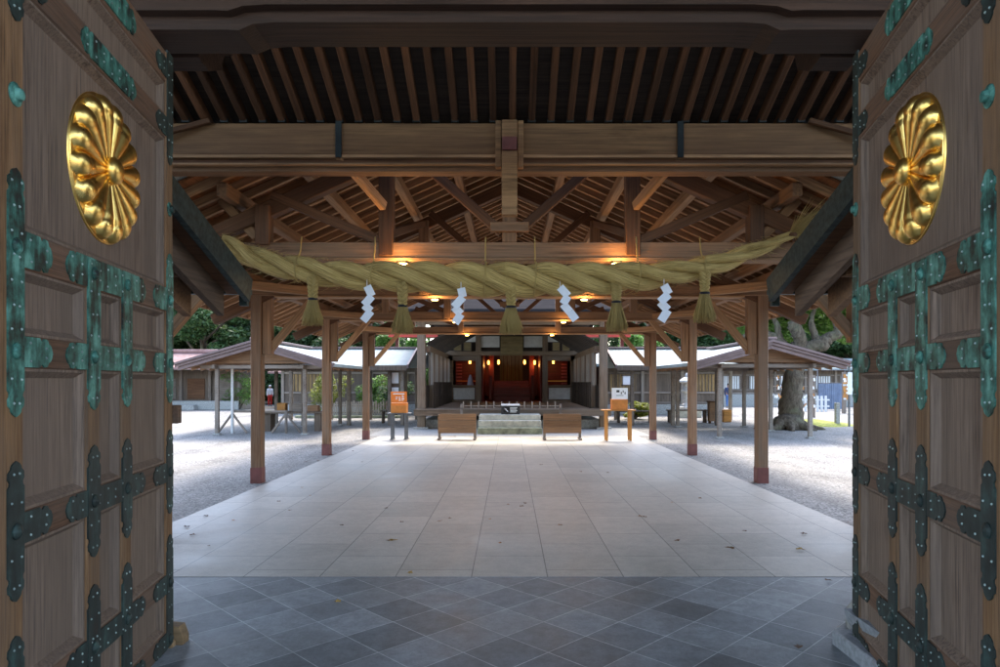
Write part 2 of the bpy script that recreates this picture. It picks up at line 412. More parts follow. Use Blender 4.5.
# ------------------------------------------------------------------ gate doors
def arm(L, W, ends=(True, True)):
    """outline of a strap plate along x in [-L/2, L/2], lobed ends"""
    def end(s):
        h = W / 2
        return [(s * (L / 2 - .095), h), (s * (L / 2 - .085), h * .8), (s * (L / 2 - .075), h * .78), (s * (L / 2 - .062), h * .98), (s * (L / 2 - .04), h * .93),
                (s * (L / 2 - .028), h * .62), (s * (L / 2 - .02), h * .6), (s * (L / 2 - .01), h * .42), (s * L / 2, 0)]
    top = []
    l = end(-1)[::-1] if ends[0] else [(-L / 2, -W / 2), (-L / 2, W / 2)]
    if ends[0]: left = [(x, -y) for x, y in end(-1)][:-1] + l      # bottom going out, tip, top coming back
    else: left = l
    if ends[1]: right = end(1) + [(x, -y) for x, y in end(1)][::-1][1:]
    else: right = [(L / 2, W / 2), (L / 2, -W / 2)]
    return left + right
def door(name, label, hinge, dirv, s):
    x = Vector((dirv[0], dirv[1], 0)).normalized(); ang = math.atan2(x.y, x.x)
    t = thing(name, label, 'gate door', (hinge[0], hinge[1], 0), ang, 'pair of gate door leaves')
    def B(nm, w0, w1, z0, z1, y0, y1, mat, bev=.006): return box(t, nm, (w0, s * y1, z0), (w1, s * y0, z1), mat, bev, True)
    W = 1.80; cols = [(.115, .62), (.737, .98), (1.107, 1.602)]
    B('stile', 0, .115, .03, 3.53, -.10, 0, 'doorz2'); B('stile', 1.602, W, .03, 3.53, -.10, 0, 'doorz2')
    for a, b in ((.62, .737), (.98, 1.107)): B('muntin', a, b, .03, 2.13, -.09, 0, 'doorz2')
    rails = [(.03, .14), (.36, .475), (1.01, 1.13), (1.65, 1.77), (2.01, 2.155), (3.02, 3.16), (3.345, 3.53)]
    for a, b in rails: B('rail', .112, 1.605, a, b, -.095, -.003, 'doorx')
    def panel(w0, w1, z0, z1):
        m_ = .035; d0, d1 = -.010, -.042
        cw, cz = (w0 + w1) / 2, (z0 + z1) / 2
        O = [(w0 - .005, z0 - .005), (w1 + .005, z0 - .005), (w1 + .005, z1 + .005), (w0 - .005, z1 + .005)]
        I1 = [(w0 + m_ * .3, z0 + m_ * .3), (w1 - m_ * .3, z0 + m_ * .3), (w1 - m_ * .3, z1 - m_ * .3), (w0 + m_ * .3, z1 - m_ * .3)]
        I = [(w0 + m_, z0 + m_), (w1 - m_, z0 + m_), (w1 - m_, z1 - m_), (w0 + m_, z1 - m_)]
        bm = bmesh.new(); rings = []
        for ring, d in ((O, d0 - .05), (O, d0), (I1, d0), (I, d1)): rings.append([bm.verts.new((p[0] - cw, s * d, p[1] - cz)) for p in ring])
        for i in range(3):
            for k in range(4): bm.faces.new((rings[i][k], rings[i][(k + 1) % 4], rings[i + 1][(k + 1) % 4], rings[i + 1][k]))
        bm.faces.new(rings[3]); bm.faces.new(rings[0][::-1])
        link('panel', bm_mesh(bm), 'doorz', t, Matrix.Translation((cw, 0, cz)), True)
    for c in cols:
        for z0, z1 in ((.14, .36), (.475, 1.01), (1.13, 1.65), (1.77, 2.01)): panel(c[0], c[1], z0, z1)
    panel(.115, 1.602, 2.155, 3.02); panel(.115, 1.602, 3.16, 3.345)
    rng = random.Random(3 + s)
    def plate(cw, cz, L, Wd, vert, mat, ends=(True, True), lift=.004, boss=True, nm='metal_fitting'):
        pts = arm(L, Wd, ends); bm = bmesh.new()
        def P(a, b, y): return (b, s * y, a) if vert else (a, s * y, b)
        A = [bm.verts.new(P(a, b, lift)) for a, b in pts]; Bv = [bm.verts.new(P(a, b, -.004)) for a, b in pts]
        n = len(pts); bm.faces.new(A); bm.faces.new(Bv[::-1])
        for i in range(n): bm.faces.new((A[i], A[(i + 1) % n], Bv[(i + 1) % n], Bv[i]))
        k = max(2, int(L / .085))
        for i in range(k):
            for sd in (-1, 1):
                a = -L / 2 + .05 + (L - .1) * i / (k - 1) + rng.uniform(-.004, .004)
                b = sd * Wd * .3 * (1 if i % 2 else .55)
                g_ = bmesh.ops.create_icosphere(bm, subdivisions=1, radius=.0056)
                p = P(a, b, lift)
                bmesh.ops.translate(bm, vec=p, verts=g_['verts'])
                for f_ in {f_ for v_ in g_['verts'] for f_ in v_.link_faces}: f_.material_index = 1
        me_ = bm_mesh(bm); me_.materials.append(M[mat]); me_.materials.append(M['rivet'])
        link(nm, me_, mat, t, Matrix.Translation((cw, 0, cz)), True)
    mun = [(.0575, .104), (.6785, .114), (1.0435, .12), (1.657, .104)]
    for i, (w, wd) in enumerate(mun):
        top = 2.36 if i in (0, 3) else 2.14
        plate(w, (1.475 + top) / 2, top - 1.475, wd, True, 'verd', (True, i in (0, 3)), .0055)
        plate(w, 1.07, .50, wd, True, 'verd_dark', (True, True), .0055)
        plate(w, .37, .66, wd, True, 'verd_dark', (False, True), .0055)
    for w in (.0575, 1.657):
        plate(w, 3.21, .66, .098, True, 'verd_dark', (True, False), .0055)
        bm = bmesh.new(); lathe_into(bm, [(.042, 0), (.042, .006), (.03, .012), (.024, .012), (.02, .026), (.006, .03)], seg=20)
        Mx = Matrix.Translation((w, -.002 * s, 2.62)) @ Matrix.Rotation(-s * math.pi / 2, 4, 'X')
        link('boss', bm_mesh(bm), 'verd', t, Mx, True, False)
    zs = [(.085, .10, 'verd_dark'), (.4175, .108, 'verd_dark'), (1.07, .112, 'verd_dark'), (1.71, .112, 'verd'), (2.083, .132, 'verd')]
    for z, wd, mt in zs:
        plate(.21, z, .21, wd, False, mt, (False, True), .003)
        plate(.862, z, .86, wd, False, mt, (True, True), .003)
        plate(1.505, z, .21, wd, False, mt, (True, False), .003)
        for i, (w, _) in enumerate(mun):
            bm = bmesh.new(); lathe_into(bm, [(.03, 0), (.03, .005), (.022, .012), (.006, .018)], seg=12)
            link('boss', bm_mesh(bm), mt, t, Matrix.Translation((w, .005 * s, z)) @ Matrix.Rotation(-s * math.pi / 2, 4, 'X'), True)
    plate(.862, 3.09, .60, .115, False, 'verd', (True, True), .003)
    plate(.862, 3.43, .60, .13, False, 'verd', (True, True), .003)
    for z in (3.09, 3.43):
        plate(.19, z, .17, .11, False, 'verd_dark', (False, True), .003); plate(1.52, z, .17, .11, False, 'verd_dark', (True, False), .003)
    # the gilt chrysanthemum: sixteen rounded petals rising to balls at their tips
    Rr = .342; rc = .835 * Rr; rb = Rr - rc; tn = math.tan(math.pi / 16)
    nr, na = 64, 16 * 18
    bm = bmesh.new(); rings = []
    for i in range(nr + 1):
        r = Rr * (1.0) * i / nr; ring = []
        for k in range(na):
            th = 2 * math.pi * k / na; ph = ((th / (2 * math.pi) * 16) % 1 - .5) * 2 * math.pi / 16
            X_, Y_ = r * math.cos(ph), r * math.sin(ph)
            if X_ < rc: wl = X_ * tn * 1.0; q = wl * wl - Y_ * Y_
            else: q = rb * rb - (X_ - rc) ** 2 - Y_ * Y_
            hgt = math.sqrt(max(q, 0)) * .7
            ball = rb * rb - (X_ - rc) ** 2 - Y_ * Y_
            if ball > 0: hgt = max(hgt, math.sqrt(ball) * .76)
            bd = (.012 + .02 * max(0, min(1, (1 - r / Rr) * 3))) if r < Rr * .998 else 0
            y = bd + hgt
            if r < .056: y = .04
            ring.append((r * math.cos(th), s * (y - .042), r * math.sin(th)))
        rings.append(ring)
    c0 = bm.verts.new((0, s * (.04 - .042), 0))
    vr = [[bm.verts.new(p) for p in ring] for ring in rings[1:]]
    for k in range(na): bm.faces.new((c0, vr[0][k], vr[0][(k + 1) % na]))
    for i in range(len(vr) - 1):
        for k in range(na): bm.faces.new((vr[i][k], vr[i + 1][k], vr[i + 1][(k + 1) % na], vr[i][(k + 1) % na]))
    bmesh.ops.recalc_face_normals(bm, faces=bm.faces[:])
    for e in bm.edges:
        if len(e.link_faces) == 2 and e.calc_face_angle(0) > .5: e.smooth = False
    cr = link('chrysanthemum_crest', bm_mesh(bm), 'gold', t, Matrix.Translation((.85, 0, 2.60)), True, True)
    bo = bmesh.new(); lathe_into(bo, [(.062, -.01), (.064, .006)] + [(.064 * math.cos(q * math.pi / 18), .008 + .04 * math.sin(q * math.pi / 18)) for q in range(1, 9)] + [(.002, .0482)], seg=40)
    link('centre_boss', bm_mesh(bo), 'gold', cr, Matrix.Translation((0, 0, 0)) @ Matrix.Rotation(-s * math.pi / 2, 4, 'X'), True, True)
    rim = bmesh.new(); lathe_into(rim, [(Rr - .012, -.03), (Rr + .002, -.03), (Rr + .002, .006), (Rr - .002, .009), (Rr - .012, .006)], seg=96)
    bmesh.ops.delete(rim, geom=[f for f in rim.faces if len(f.verts) > 4], context='FACES')
    link('rim', bm_mesh(rim), 'gold', cr, Matrix.Translation((0, -.042 * s, 0)) @ Matrix.Rotation(-s * math.pi / 2, 4, 'X'), True, True)
    return t
dl = door('gate_door', 'left open gate door with gilt chrysanthemum and a wooden latch block on its far edge', (-2.02, 4.0), (.161, -.987), 1)
box(dl, 'latch_block', (-.07, -.06, 1.35), (-.002, .03, 1.46), 'doorx', .004, True)
dr = door('gate_door', 'right open gate door with gilt chrysanthemum beside the stone socket', (2.06, 4.0), (-.21, -.9777), -1)

# ------------------------------------------------------------------ the gate building
gt = thing('gatehouse', 'dark timber gatehouse with heavy lintel and rear eave of close-set rafters overhead', 'gatehouse', (0, 4.2, 0))
# lintel: stepped, thicker and lower at both ends
def lintel_outline(z0, zl, z1, xe):
    return [(-3, zl), (-xe - .1, zl), (-xe - .03, zl - .004), (-xe + .06, z0 - .01), (-xe + .2, z0), (xe - .2, z0), (xe - .06, z0 - .01), (xe + .03, zl - .004), (xe + .1, zl), (3, zl), (3, z1), (-3, z1)]
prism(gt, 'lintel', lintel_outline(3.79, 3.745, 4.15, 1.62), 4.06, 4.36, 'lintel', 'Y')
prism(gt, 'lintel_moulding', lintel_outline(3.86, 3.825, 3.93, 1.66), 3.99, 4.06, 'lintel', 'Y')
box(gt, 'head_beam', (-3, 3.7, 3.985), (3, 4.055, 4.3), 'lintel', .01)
for sx in (-1, 1):
    lathe(gt, 'gate_pillar', [(.2, .25), (.2, 4.8)], (sx * 2.52, 4.25, 0), 'lintel', 24, smooth=True)
    lathe(gt, 'pillar_stone', [(.34, -.02), (.34, .1), (.3, .16), (.25, .25)], (sx * 2.52, 4.25, 0), 'stone', 24, smooth=True)
    box(gt, 'side_post', (sx * 2.27, 4.12, .1), (sx * 2.33, 4.36, 3.9), 'lintel', .01)
    # carved nose bracket under the eave
    prism(gt, 'bracket', [(4.4, 3.74), (4.55, 3.72), (4.75, 3.82), (4.8, 3.95), (4.95, 4.02), (4.95, 4.2), (4.4, 4.2)], sx * 2.05, sx * 2.3, 'lintel', 'X')
    # wall panels of the gate and the second pillar row behind the viewer
    box(gt, 'wall_panel', (sx * 2.72, 4.2, .1), (sx * 4.6, 4.3, 4.3), 'lintel', .004)
zr = lambda Y: 4.13 + .457 * (6.5 - Y)
for i in range(-23, 24):
    X = i * .187 + .03
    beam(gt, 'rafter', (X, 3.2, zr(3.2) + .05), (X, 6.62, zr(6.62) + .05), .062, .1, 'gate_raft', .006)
M['gate_board'] = wood('gate roof boards', (.045, .03, .022), 'X')
prism(gt, 'roof_boards', [(6.72, zr(6.72) + .108), (6.72, zr(6.72) + .16), (1.5, zr(1.5) + .16), (-1.6, zr(4.0) + .16), (-1.6, zr(4.0) + .10), (1.5, zr(1.5) + .10)], -4.55, 4.55, 'gate_board', 'X')  # unseen stretch over the viewer added to darken the gateway; front cut short
prism(gt, 'roof', [(6.74, zr(6.72) + .165), (6.74, zr(6.72) + .32), (1.5, zr(1.5) + .4), (-1.6, zr(4.0) + .32), (-1.6, zr(4.0) + .165), (1.5, zr(1.5) + .165)], -4.6, 4.6, 'black_cu', 'X')  # covering also runs unseen over the viewer, shortened to let light onto the doors
# eave beam carrying the rafters
beam(gt, 'eave_beam', (-4.5, 6.6, 3.965), (4.5, 6.6, 3.965), .22, .31, 'gate', .01)
beam(gt, 'eave_strip', (-4.5, 6.6, 3.795), (4.5, 6.6, 3.795), .25, .03, 'raft', .004)
beam(gt, 'eave_strip', (-4.5, 6.62, 3.755), (4.5, 6.62, 3.755), .2, .05, 'hall_dark', .004)
beam(gt, 'eave_strip', (-4.5, 6.6, 3.722), (4.5, 6.6, 3.722), .24, .018, 'raft', .003)
beam(gt, 'eave_strip', (-4.5, 6.63, 3.69), (4.5, 6.63, 3.69), .16, .045, 'hall', .003)
for sx in (-.107, .107): box(gt, 'cheek_board', (sx - .028, 6.42, 3.67), (sx + .028, 6.5, 4.12), 'gate', .005)
box(gt, 'hanging_post', (-.075, 6.40, 3.95), (.075, 6.48, 4.12), 'gate', .006)
box(gt, 'red_block', (-.07, 6.36, 3.82), (.07, 6.48, 3.945), 'copper_cap', .006)
box(gt, 'hanging_post', (-.075, 6.38, 3.2), (.075, 6.48, 3.815), 'gate', .006)
for sx in (-1, 1):
    box(gt, 'iron_strap', (sx * 1.66 - .03, 6.465, 3.78), (sx * 1.66 + .03, 6.485, 4.13), 'iron', .003)
    beam(gt, 'strut', (sx * 1.66, 6.52, 3.82), (sx * 1.36, 7.22, 3.5), .07, .1, 'raft', .006)
    beam(gt, 'corner_strut', (sx * 2.9, 6.46, 4.13), (sx * 3.6, 6.38, 3.9), .05, .05, 'hall_dark', .006)
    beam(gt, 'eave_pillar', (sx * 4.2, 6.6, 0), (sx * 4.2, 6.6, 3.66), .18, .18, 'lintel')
    for k in range(3): pass
# far row of rafters' metal shoes along the beam
bm = bmesh.new()
for i in range(-22, 23):
    X = i * .187 + .03; box(gt, 'rafter_shoe', (X - .036, 6.475, 4.125), (X + .036, 6.52, 4.165), 'iron', .002)
bm.free()

M['wedge'] = wood('wedge timber', (.32, .2, .1))
# stone sockets of the doors
sk = thing('door_socket_stone', 'grey stepped stone socket at the foot of the right gate door', 'stone socket', (2.2, 4.1, 0))
box(sk, 'plinth', (1.96, 3.45, 0), (2.7, 4.06, .1), 'slab', .012)
prism(sk, 'curved_stone', [(2.08, .1), (2.7, .1), (2.7, .225), (2.03, .225), (2.035, .2), (2.05, .15)], 3.6, 4.05, 'slab', 'Y')
sk = thing('door_wedge', 'tan wooden wedge at the foot of the left gate door', 'wooden wedge', (-2.0, 4.1, 0))
prism(sk, 'wedge_block', [(-2.3, .01), (-1.975, .01), (-1.975, .05), (-2.0, .12), (-2.3, .14)], 4.03, 4.11, 'wedge', 'Y')
box(sk, 'wedge_foot', (-2.3, 3.98, .008), (-2.01, 4.025, .05), 'wedge', .008)

# ------------------------------------------------------------------ roofed wings either side of the gate
M['wing_board'] = wood('wing board timber', (0.140, 0.087, 0.056), 'Y')
M['black_cu'] = plain('mottled black copper', (.022, .036, .032), .55, .4, 22, .8)
def wing(sx, label):
    t = thing('roofed_wall', label, 'roofed wall', (sx * 4.5, 5.0, 0), 0, 'roofed walls flanking the gate')
    zt = lambda Y: 2.99 - .35 * (Y - 4.55)
    X0 = sx * 2.3
    def slope(nm, xa, xb, top, bot, mat, y0=3.9, y1=5.95, dy=0):
        prism(t, nm, [(y0, zt(y0) + top), (y1, zt(y1) + top), (y1 + dy, zt(y1) + bot), (y0, zt(y0) + bot)], sx * xa, sx * xb, mat, 'X')
    slope('copper_roof', 2.31, 7.5, .0, -.07, 'black_cu')
    slope('verge_board', 2.29, 2.34, .012, -.19, 'black_cu', dy=-.06)
    slope('verge_soffit', 2.345, 2.5, -.08, -.14, 'hall_dark', y1=5.9)
    slope('bargeboard', 2.5, 2.56, -.075, -.36, 'wing_board', y1=5.84)
    slope('inner_board', 2.57, 2.72, -.12, -.2, 'hall', y1=5.8)
    slope('inner_bargeboard', 2.73, 2.8, -.11, -.42, 'hall', y1=5.72)
    for k in range(12): slope('rafter', 2.98 + k * .36, 3.05 + k * .36, -.12, -.22, 'hall', y1=5.86)
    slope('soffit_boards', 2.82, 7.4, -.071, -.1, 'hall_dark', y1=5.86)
    for q in (4.35, 5.2): beam(t, 'purlin', (sx * 2.6, q, zt(q) - .28), (sx * 7.3, q, zt(q) - .28), .11, .12, 'hall')
    box(t, 'gutter', (sx * 2.32, 5.93, 2.385), (sx * 7.5, 6.02, 2.43), 'black_cu', .004)
    box(t, 'gutter_outlet', (sx * 2.34, 5.94, 2.28), (sx * 2.41, 6.0, 2.39), 'black_cu', .004)
    beam(t, 'brace', (sx * 3.4, 5.1, 1.75), (sx * 2.78, 5.4, 2.52), .1, .12, 'hall')
    beam(t, 'wall_post', (sx * 3.45, 5.0, 0), (sx * 3.45, 5.0, 2.6), .16, .16, 'pillar')
    box(t, 'wall', (sx * 3.5, 4.35, 0), (sx * 7.3, 4.45, 2.75), 'boardwall', .004)
wing(-1, 'black copper roofed wall projecting beside the left gate door'); wing(1, 'black copper roofed wall projecting beside the right gate door')

# ------------------------------------------------------------------ the open hall
hall = thing('open_pavilion', 'long open timber pavilion with exposed truss roof over pale paving', 'pavilion', (0, 12.5, 0))
frames = [7.4, 10.6, 14.6, 18.6]
zru = lambda X: 5.05 - .45 * abs(X)           # underside of the rafters
for j, Yf in enumerate(frames):
    dk = 'hall'
    for sx in (-1, 1):
        p = beam(hall, 'pillar', (sx * 4, Yf, .02), (sx * 4, Yf, 3.1), .168, .168, 'pillar', .01)
        c = box(hall, 'pillar_cap_tmp', (sx * 4 - .089, Yf - .089, 0), (sx * 4 + .089, Yf + .089, .25), 'copper_cap', .004)
        w = wm(c); c.parent = p; c.matrix_basis = wm(p).inverted() @ w; c.name = 'base_sleeve'
        beam(hall, 'brace_post', (sx * 3.835, Yf, 2.04), (sx * 3.835, Yf, 2.94), .15, .12, 'hall')
        beam(hall, 'knee_brace', (sx * 3.8, Yf, 2.12), (sx * 3.05, Yf, 3.0), .1, .11, 'raft')
        for q, top in ((1.35, 0), (2.7, 0)):
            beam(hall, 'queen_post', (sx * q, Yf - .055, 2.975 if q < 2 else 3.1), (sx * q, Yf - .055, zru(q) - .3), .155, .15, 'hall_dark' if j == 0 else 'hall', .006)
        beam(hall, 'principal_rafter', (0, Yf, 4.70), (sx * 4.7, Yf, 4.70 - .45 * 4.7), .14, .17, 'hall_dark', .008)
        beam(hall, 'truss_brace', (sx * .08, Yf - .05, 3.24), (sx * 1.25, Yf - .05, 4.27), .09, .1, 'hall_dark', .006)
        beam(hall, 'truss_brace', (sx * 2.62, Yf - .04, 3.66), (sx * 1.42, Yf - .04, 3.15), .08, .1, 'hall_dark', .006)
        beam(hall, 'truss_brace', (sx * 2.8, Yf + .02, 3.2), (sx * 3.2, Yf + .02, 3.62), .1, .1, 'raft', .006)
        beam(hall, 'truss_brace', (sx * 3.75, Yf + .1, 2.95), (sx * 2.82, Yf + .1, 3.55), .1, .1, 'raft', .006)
        if j:
            beam(hall, 'corner_brace', (sx * 3.95, Yf - .85, 3.03), (sx * 3.05, Yf + .02, 3.03), .1, .13, 'raft')
        if j < 3: beam(hall, 'corner_brace', (sx * 3.95, Yf + .85, 3.03), (sx * 3.05, Yf - .02, 3.03), .1, .13, 'hall')
    beam(hall, 'tie_beam', (-4.15, Yf, 3.045), (4.15, Yf, 3.045), .2, .17, 'hall', .008)
    beam(hall, 'lit_underside', (-3.7, Yf, 2.945), (3.7, Yf, 2.945), .24, .028, 'raft', .003)  # paler strip added for the lamplit underside of the tie beam
    beam(hall, 'king_post', (0, Yf - .02, 3.13), (0, Yf - .02, 4.86), .16, .16, 'hall', .008)
    box(hall, 'cleat', (-.21, Yf - .14, 3.24), (.21, Yf - .06, 3.345), 'hall', .006)
    for k, sx in enumerate((-1.18, 1.18)):
        l_ = box(hall, 'downlight_tmp', (sx - .05, Yf - .1, 2.905), (sx + .05, Yf + .02, 2.93), 'iron', .004); l_.name = 'downlight'
        e_ = lathe(hall, 'lamp_lens', [(.045, -.012), (.052, 0.0)], (sx, Yf - .04, 2.904), 'lamp', 16)
        w = wm(e_); e_.parent = l_; e_.matrix_basis = wm(l_).inverted() @ w
        ld = bpy.data.lights.new('downlight_glow', 'POINT'); ld.energy = 2.6 if j < 2 else 1.8; ld.color = (1, .56, .2); ld.shadow_soft_size = .05
        lo = bpy.data.objects.new('downlight_glow', ld); C.objects.link(lo); lo.location = (sx, Yf - .16, 2.86)
for q in (0, .75, 1.5, 2.25, 3.0, 3.65):
    for sx in ((-1, 1) if q else (1,)):
        zc = zru(q) - .02 - .07
        beam(hall, 'purlin' if q else 'ridge_beam', (sx * q, 6.95, zc), (sx * q, 19.1, zc), .11 if q else .15, .14, 'raft' if q in (1.5, 2.25) else 'hall')
for sx in (-1, 1):
    beam(hall, 'wall_plate', (sx * 4, 6.95, 3.18), (sx * 4, 19.1, 3.18), .15, .17, 'hall')
    beam(hall, 'eave_board', (sx * 5.0, 6.8, 2.86), (sx * 5.0, 19.25, 2.86), .03, .12, 'hall')
    beam(hall, 'long_brace', (sx * 1.35, 7.45, 3.25), (sx * 1.35, 10.5, 4.1), .07, .1, 'hall_dark')
Yr = 6.98
while Yr < 19.15:
    for sx in (-1, 1):
        beam(hall, 'rafter', (0.02 * sx, Yr, zru(0) + .04), (sx * 4.98, Yr, zru(4.98) + .04), .06, .085, 'raft', .005)
    Yr += .336
M['hall_board'] = wood('hall roof boards', (0.240, 0.092, 0.034), 'Y', fine=1)
for sx in (-1, 1):
    prism(hall, 'roof_boards', [(0, zru(0) + .088), (sx * 5.03, zru(5.03) + .088), (sx * 5.03, zru(5.03) + .12), (0, zru(0) + .12)], 6.8, 19.25, 'hall_board', 'Y')
    prism(hall, 'roof', [(0, zru(0) + .125), (sx * 5.12, zru(5.12) + .125), (sx * 5.12, zru(5.12) + .2), (0, zru(0) + .24)], 6.76, 19.3, 'metal_roof', 'Y')

# ------------------------------------------------------------------ the great straw rope
ctrl = [(222, 240, 6), (230, 244, 8.5), (240, 250, 11), (255, 258, 12.5), (275, 264, 13), (300, 269, 14), (340, 275, 15), (404, 277, 17), (460, 279, 18.5), (511, 280, 19), (570, 279.5, 18.5), (628, 277.5, 16.5), (660, 275, 14), (690, 270, 12.5), (720, 263, 11), (750, 252, 9), (772, 243.5, 6.5), (792, 235, 4.5)]
YR = 7.08
cp = [(px(a, b, YR), c * .88 / F * YR) for a, b, c in ctrl]
def cr_(p, t):
    n = len(p) - 1; f = t * n; i = min(int(f), n - 1); u = f - i
    g_ = lambda k: p[max(0, min(n, k))]
    out = []
    P = [g_(i - 1), g_(i), g_(i + 1), g_(i + 2)]
    def c(a, b, c_, d): return .5 * ((2 * b) + (-a + c_) * u + (2 * a - 5 * b + 4 * c_ - d) * u * u + (-a + 3 * b - 3 * c_ + d) * u ** 3)
    v = Vector([c(P[0][0][k], P[1][0][k], P[2][0][k], P[3][0][k]) for k in range(3)])
    return v, c(P[0][1], P[1][1], P[2][1], P[3][1])
S = [cr_(cp, k / 260) for k in range(261)]
paths = [[], [], []]; acc = 0
for i, (p, r) in enumerate(S):
    if i: acc += (p - S[i - 1][0]).length
    t_ = (S[min(260, i + 1)][0] - S[max(0, i - 1)][0]).normalized()
    x_ = Vector((0, 1, 0)); y_ = t_.cross(x_).normalized()
    ph = -2 * math.pi * acc / 1.3 + .6
    for k in (0, 1, 2):
        a = ph + k * 2 * math.pi / 3
        off = (x_ * math.cos(a) - y_ * math.sin(a)) * r * .57
        paths[k].append((p + off, r * .5))
rope = thing('straw_rope', 'huge twisted straw rope strung across the pavilion under its first tie beam', 'sacred rope', (0, YR, 2.7))
for k in (0, 1, 2): link('strand', tube_mesh([paths[k]], 36, True), 'straw', rope)
endp = S[-1][0]; rng = random.Random(5)
br_ = []
for k in range(150):
    d = Vector((rng.gauss(.25, .09), rng.gauss(0, .07), rng.gauss(.13, .1)))
    mid = endp + d * .55 + Vector((0, 0, .02)); br_.append([(endp + Vector((-.04, 0, -.02)), .006), (mid, .005), (endp + d + Vector((0, 0, -.02 * rng.random())), .002)])
link('frayed_end', tube_mesh(br_, 4, True), 'straw', rope)
whs = []
for k in range(700):
    i = rng.randint(10, 250); p, r = S[i]; a = rng.uniform(0, 6.28); n_ = Vector((0, math.cos(a), math.sin(a)))
    q = p + n_ * r * .98; whs.append([(q, .003), (q + n_ * .02 + Vector((rng.uniform(-.06, .06), 0, 0)), .002), (q + n_ * rng.uniform(.02, .05) + Vector((rng.uniform(-.12, .12), 0, -.01)), .001)])
ws = link('straw_wisps', tube_mesh(whs, 3, True), 'straw', rope); ws['kind'] = 'stuff'
kn = lathe(rope, 'binding', [(.045, -.02), (.055, 0), (.045, .02)], endp, 'hall_dark', 12)
def rope_at(xp):
    best = min(S, key=lambda s_: abs((s_[0].x / YR * F + CX) - xp)); return best
for xp in (375, 484, 535, 638, 703, 300):
    p, r = rope_at(xp); r *= 1.04; loop = []
    for k in range(25):
        a = 2 * math.pi * k / 24; loop.append((p + Vector((math.sin(a) * .012, math.cos(a) * r, math.sin(a) * r)), .009))
    up = [(p + Vector((0, -.005 + r * 0, r)), .008), (Vector((p.x, YR + .05, 3.0)), .008), (Vector((p.x, YR + .09, 3.16)), .008)]
    link('hanging_cord', tube_mesh([loop, up], 8, True), 'straw', rope)
# tassels
def tassel(xp, ytop, ytie, ybot, wpx, label):
    p, r = rope_at(xp); X = (xp - CX) / F * YR; z1 = H + (CY - ytie) / F * YR; z2 = H + (CY - ybot) / F * YR
    z0 = p.z - r * .5
    t = thing('straw_tassel', label, 'tassel', (X, YR - .02, z0), 0, 'straw tassels hanging from the rope')
    rn = random.Random(int(xp)); st = []; w = wpx / F * YR / 2
    for k in range(3):
        pth = []
        for i in range(33):
            u = i / 32; a = u * 11 + k * 2.094
            pth.append((Vector((X + math.sin(a) * .034 * (1.2 - .4 * u), YR - r * .55 + math.sin(2 * a) * .022, z0 + (z1 - z0) * u)), .023 * (1.2 - .3 * u)))
        st.append(pth)
    link('braid', tube_mesh(st, 10, True), 'straw', t)
    sk_ = []
    for k in range(240):
        a = rn.uniform(0, 6.283); q = math.sqrt(rn.random()); e = z2 + rn.uniform(-.02, .06)
        def pt(f, zz): return Vector((X + math.cos(a) * q * w * f, YR - r * .55 + math.sin(a) * q * w * f * .8, zz))
        sk_.append([(pt(.35, z1 + .01), .006), (pt(.62, z1 + (e - z1) * .4), .006), (pt(.88, z1 + (e - z1) * .75), .005), (pt(1.02 + rn.uniform(-.1, .12), e), .0025)])
    link('skirt', tube_mesh(sk_, 4, True), 'straw', t)
    lathe(t, 'binding', [(w * .4, -.012), (w * .46, 0), (w * .4, .012)], (X, YR - r * .55, z1), 'blackpaint', 14)
tassel(315, 283, 300, 325, 22, 'leftmost straw tassel under the rope')
tassel(404, 286, 307, 333, 22, 'straw tassel between the first and second white paper streamers')
tassel(511, 297, 308, 334, 23, 'middle straw tassel on the centre of the rope')
tassel(615, 292, 303, 331, 22, 'straw tassel between the third and fourth white paper streamers')
tassel(703, 286, 294, 322, 23, 'rightmost straw tassel near the rope\'s thin end')
# folded white paper streamers
def shide(pts, wpx, label, lean=0):
    t = thing('paper_streamer', label, 'paper streamer', px(pts[0][0], pts[0][1], YR - .2), 0, 'white zigzag paper streamers')
    bm = bmesh.new(); w = wpx / 2
    Yb = YR - .22
    for i in range(len(pts) - 1):
        a, b = pts[i], pts[i + 1]; dy = Yb - .012 * i
        d = Vector((b[0] - a[0], b[1] - a[1])); n = Vector((-d.y, d.x)).normalized()
        s_ = 1 if i % 2 == 0 else -1
        yw = .035 * s_
        q = [(a[0] - n.x * w, a[1] - n.y * w, dy), (a[0] + n.x * w, a[1] + n.y * w, dy + .01), (b[0] + n.x * w, b[1] + n.y * w, dy + yw), (b[0] - n.x * w, b[1] - n.y * w, dy + yw + .01)]
        vv = [px(x1, y1, Yq) for x1, y1, Yq in q]
        A = [bm.verts.new(v) for v in vv]; B_ = [bm.verts.new(v + Vector((0, .0015, 0))) for v in vv]
        bm.faces.new(A); bm.faces.new(B_[::-1])
        for k in range(4): bm.faces.new((A[k], A[(k + 1) % 4], B_[(k + 1) % 4], B_[k]))
    link('folded_paper', bm_mesh(bm), 'white', t)
    link('thread', tube_mesh([[(px(pts[0][0], pts[0][1] - 6, YR - .19), .003), (px(pts[0][0], pts[0][1] + 2, YR - .22), .003)]], 6), 'white', t)
def zig(x0, y0, x1, y1, amp, n=5):
    out = []
    for i in range(n):
        u = i / (n - 1); out.append((x0 + (x1 - x0) * u + amp * (1 if i % 2 else -1), y0 + (y1 - y0) * u))
    return out
shide([(367, 286), (372, 296), (364, 305), (371, 311), (363, 321)], 8, 'leftmost white zigzag paper streamer on the rope')
shide([(461, 288), (463, 297), (454, 307), (461, 314), (455, 323)], 8, 'second white zigzag paper streamer from the left')
shide([(560, 287), (568, 296), (563, 304), (570, 312), (576, 320)], 8, 'third white paper streamer, swinging to the right')
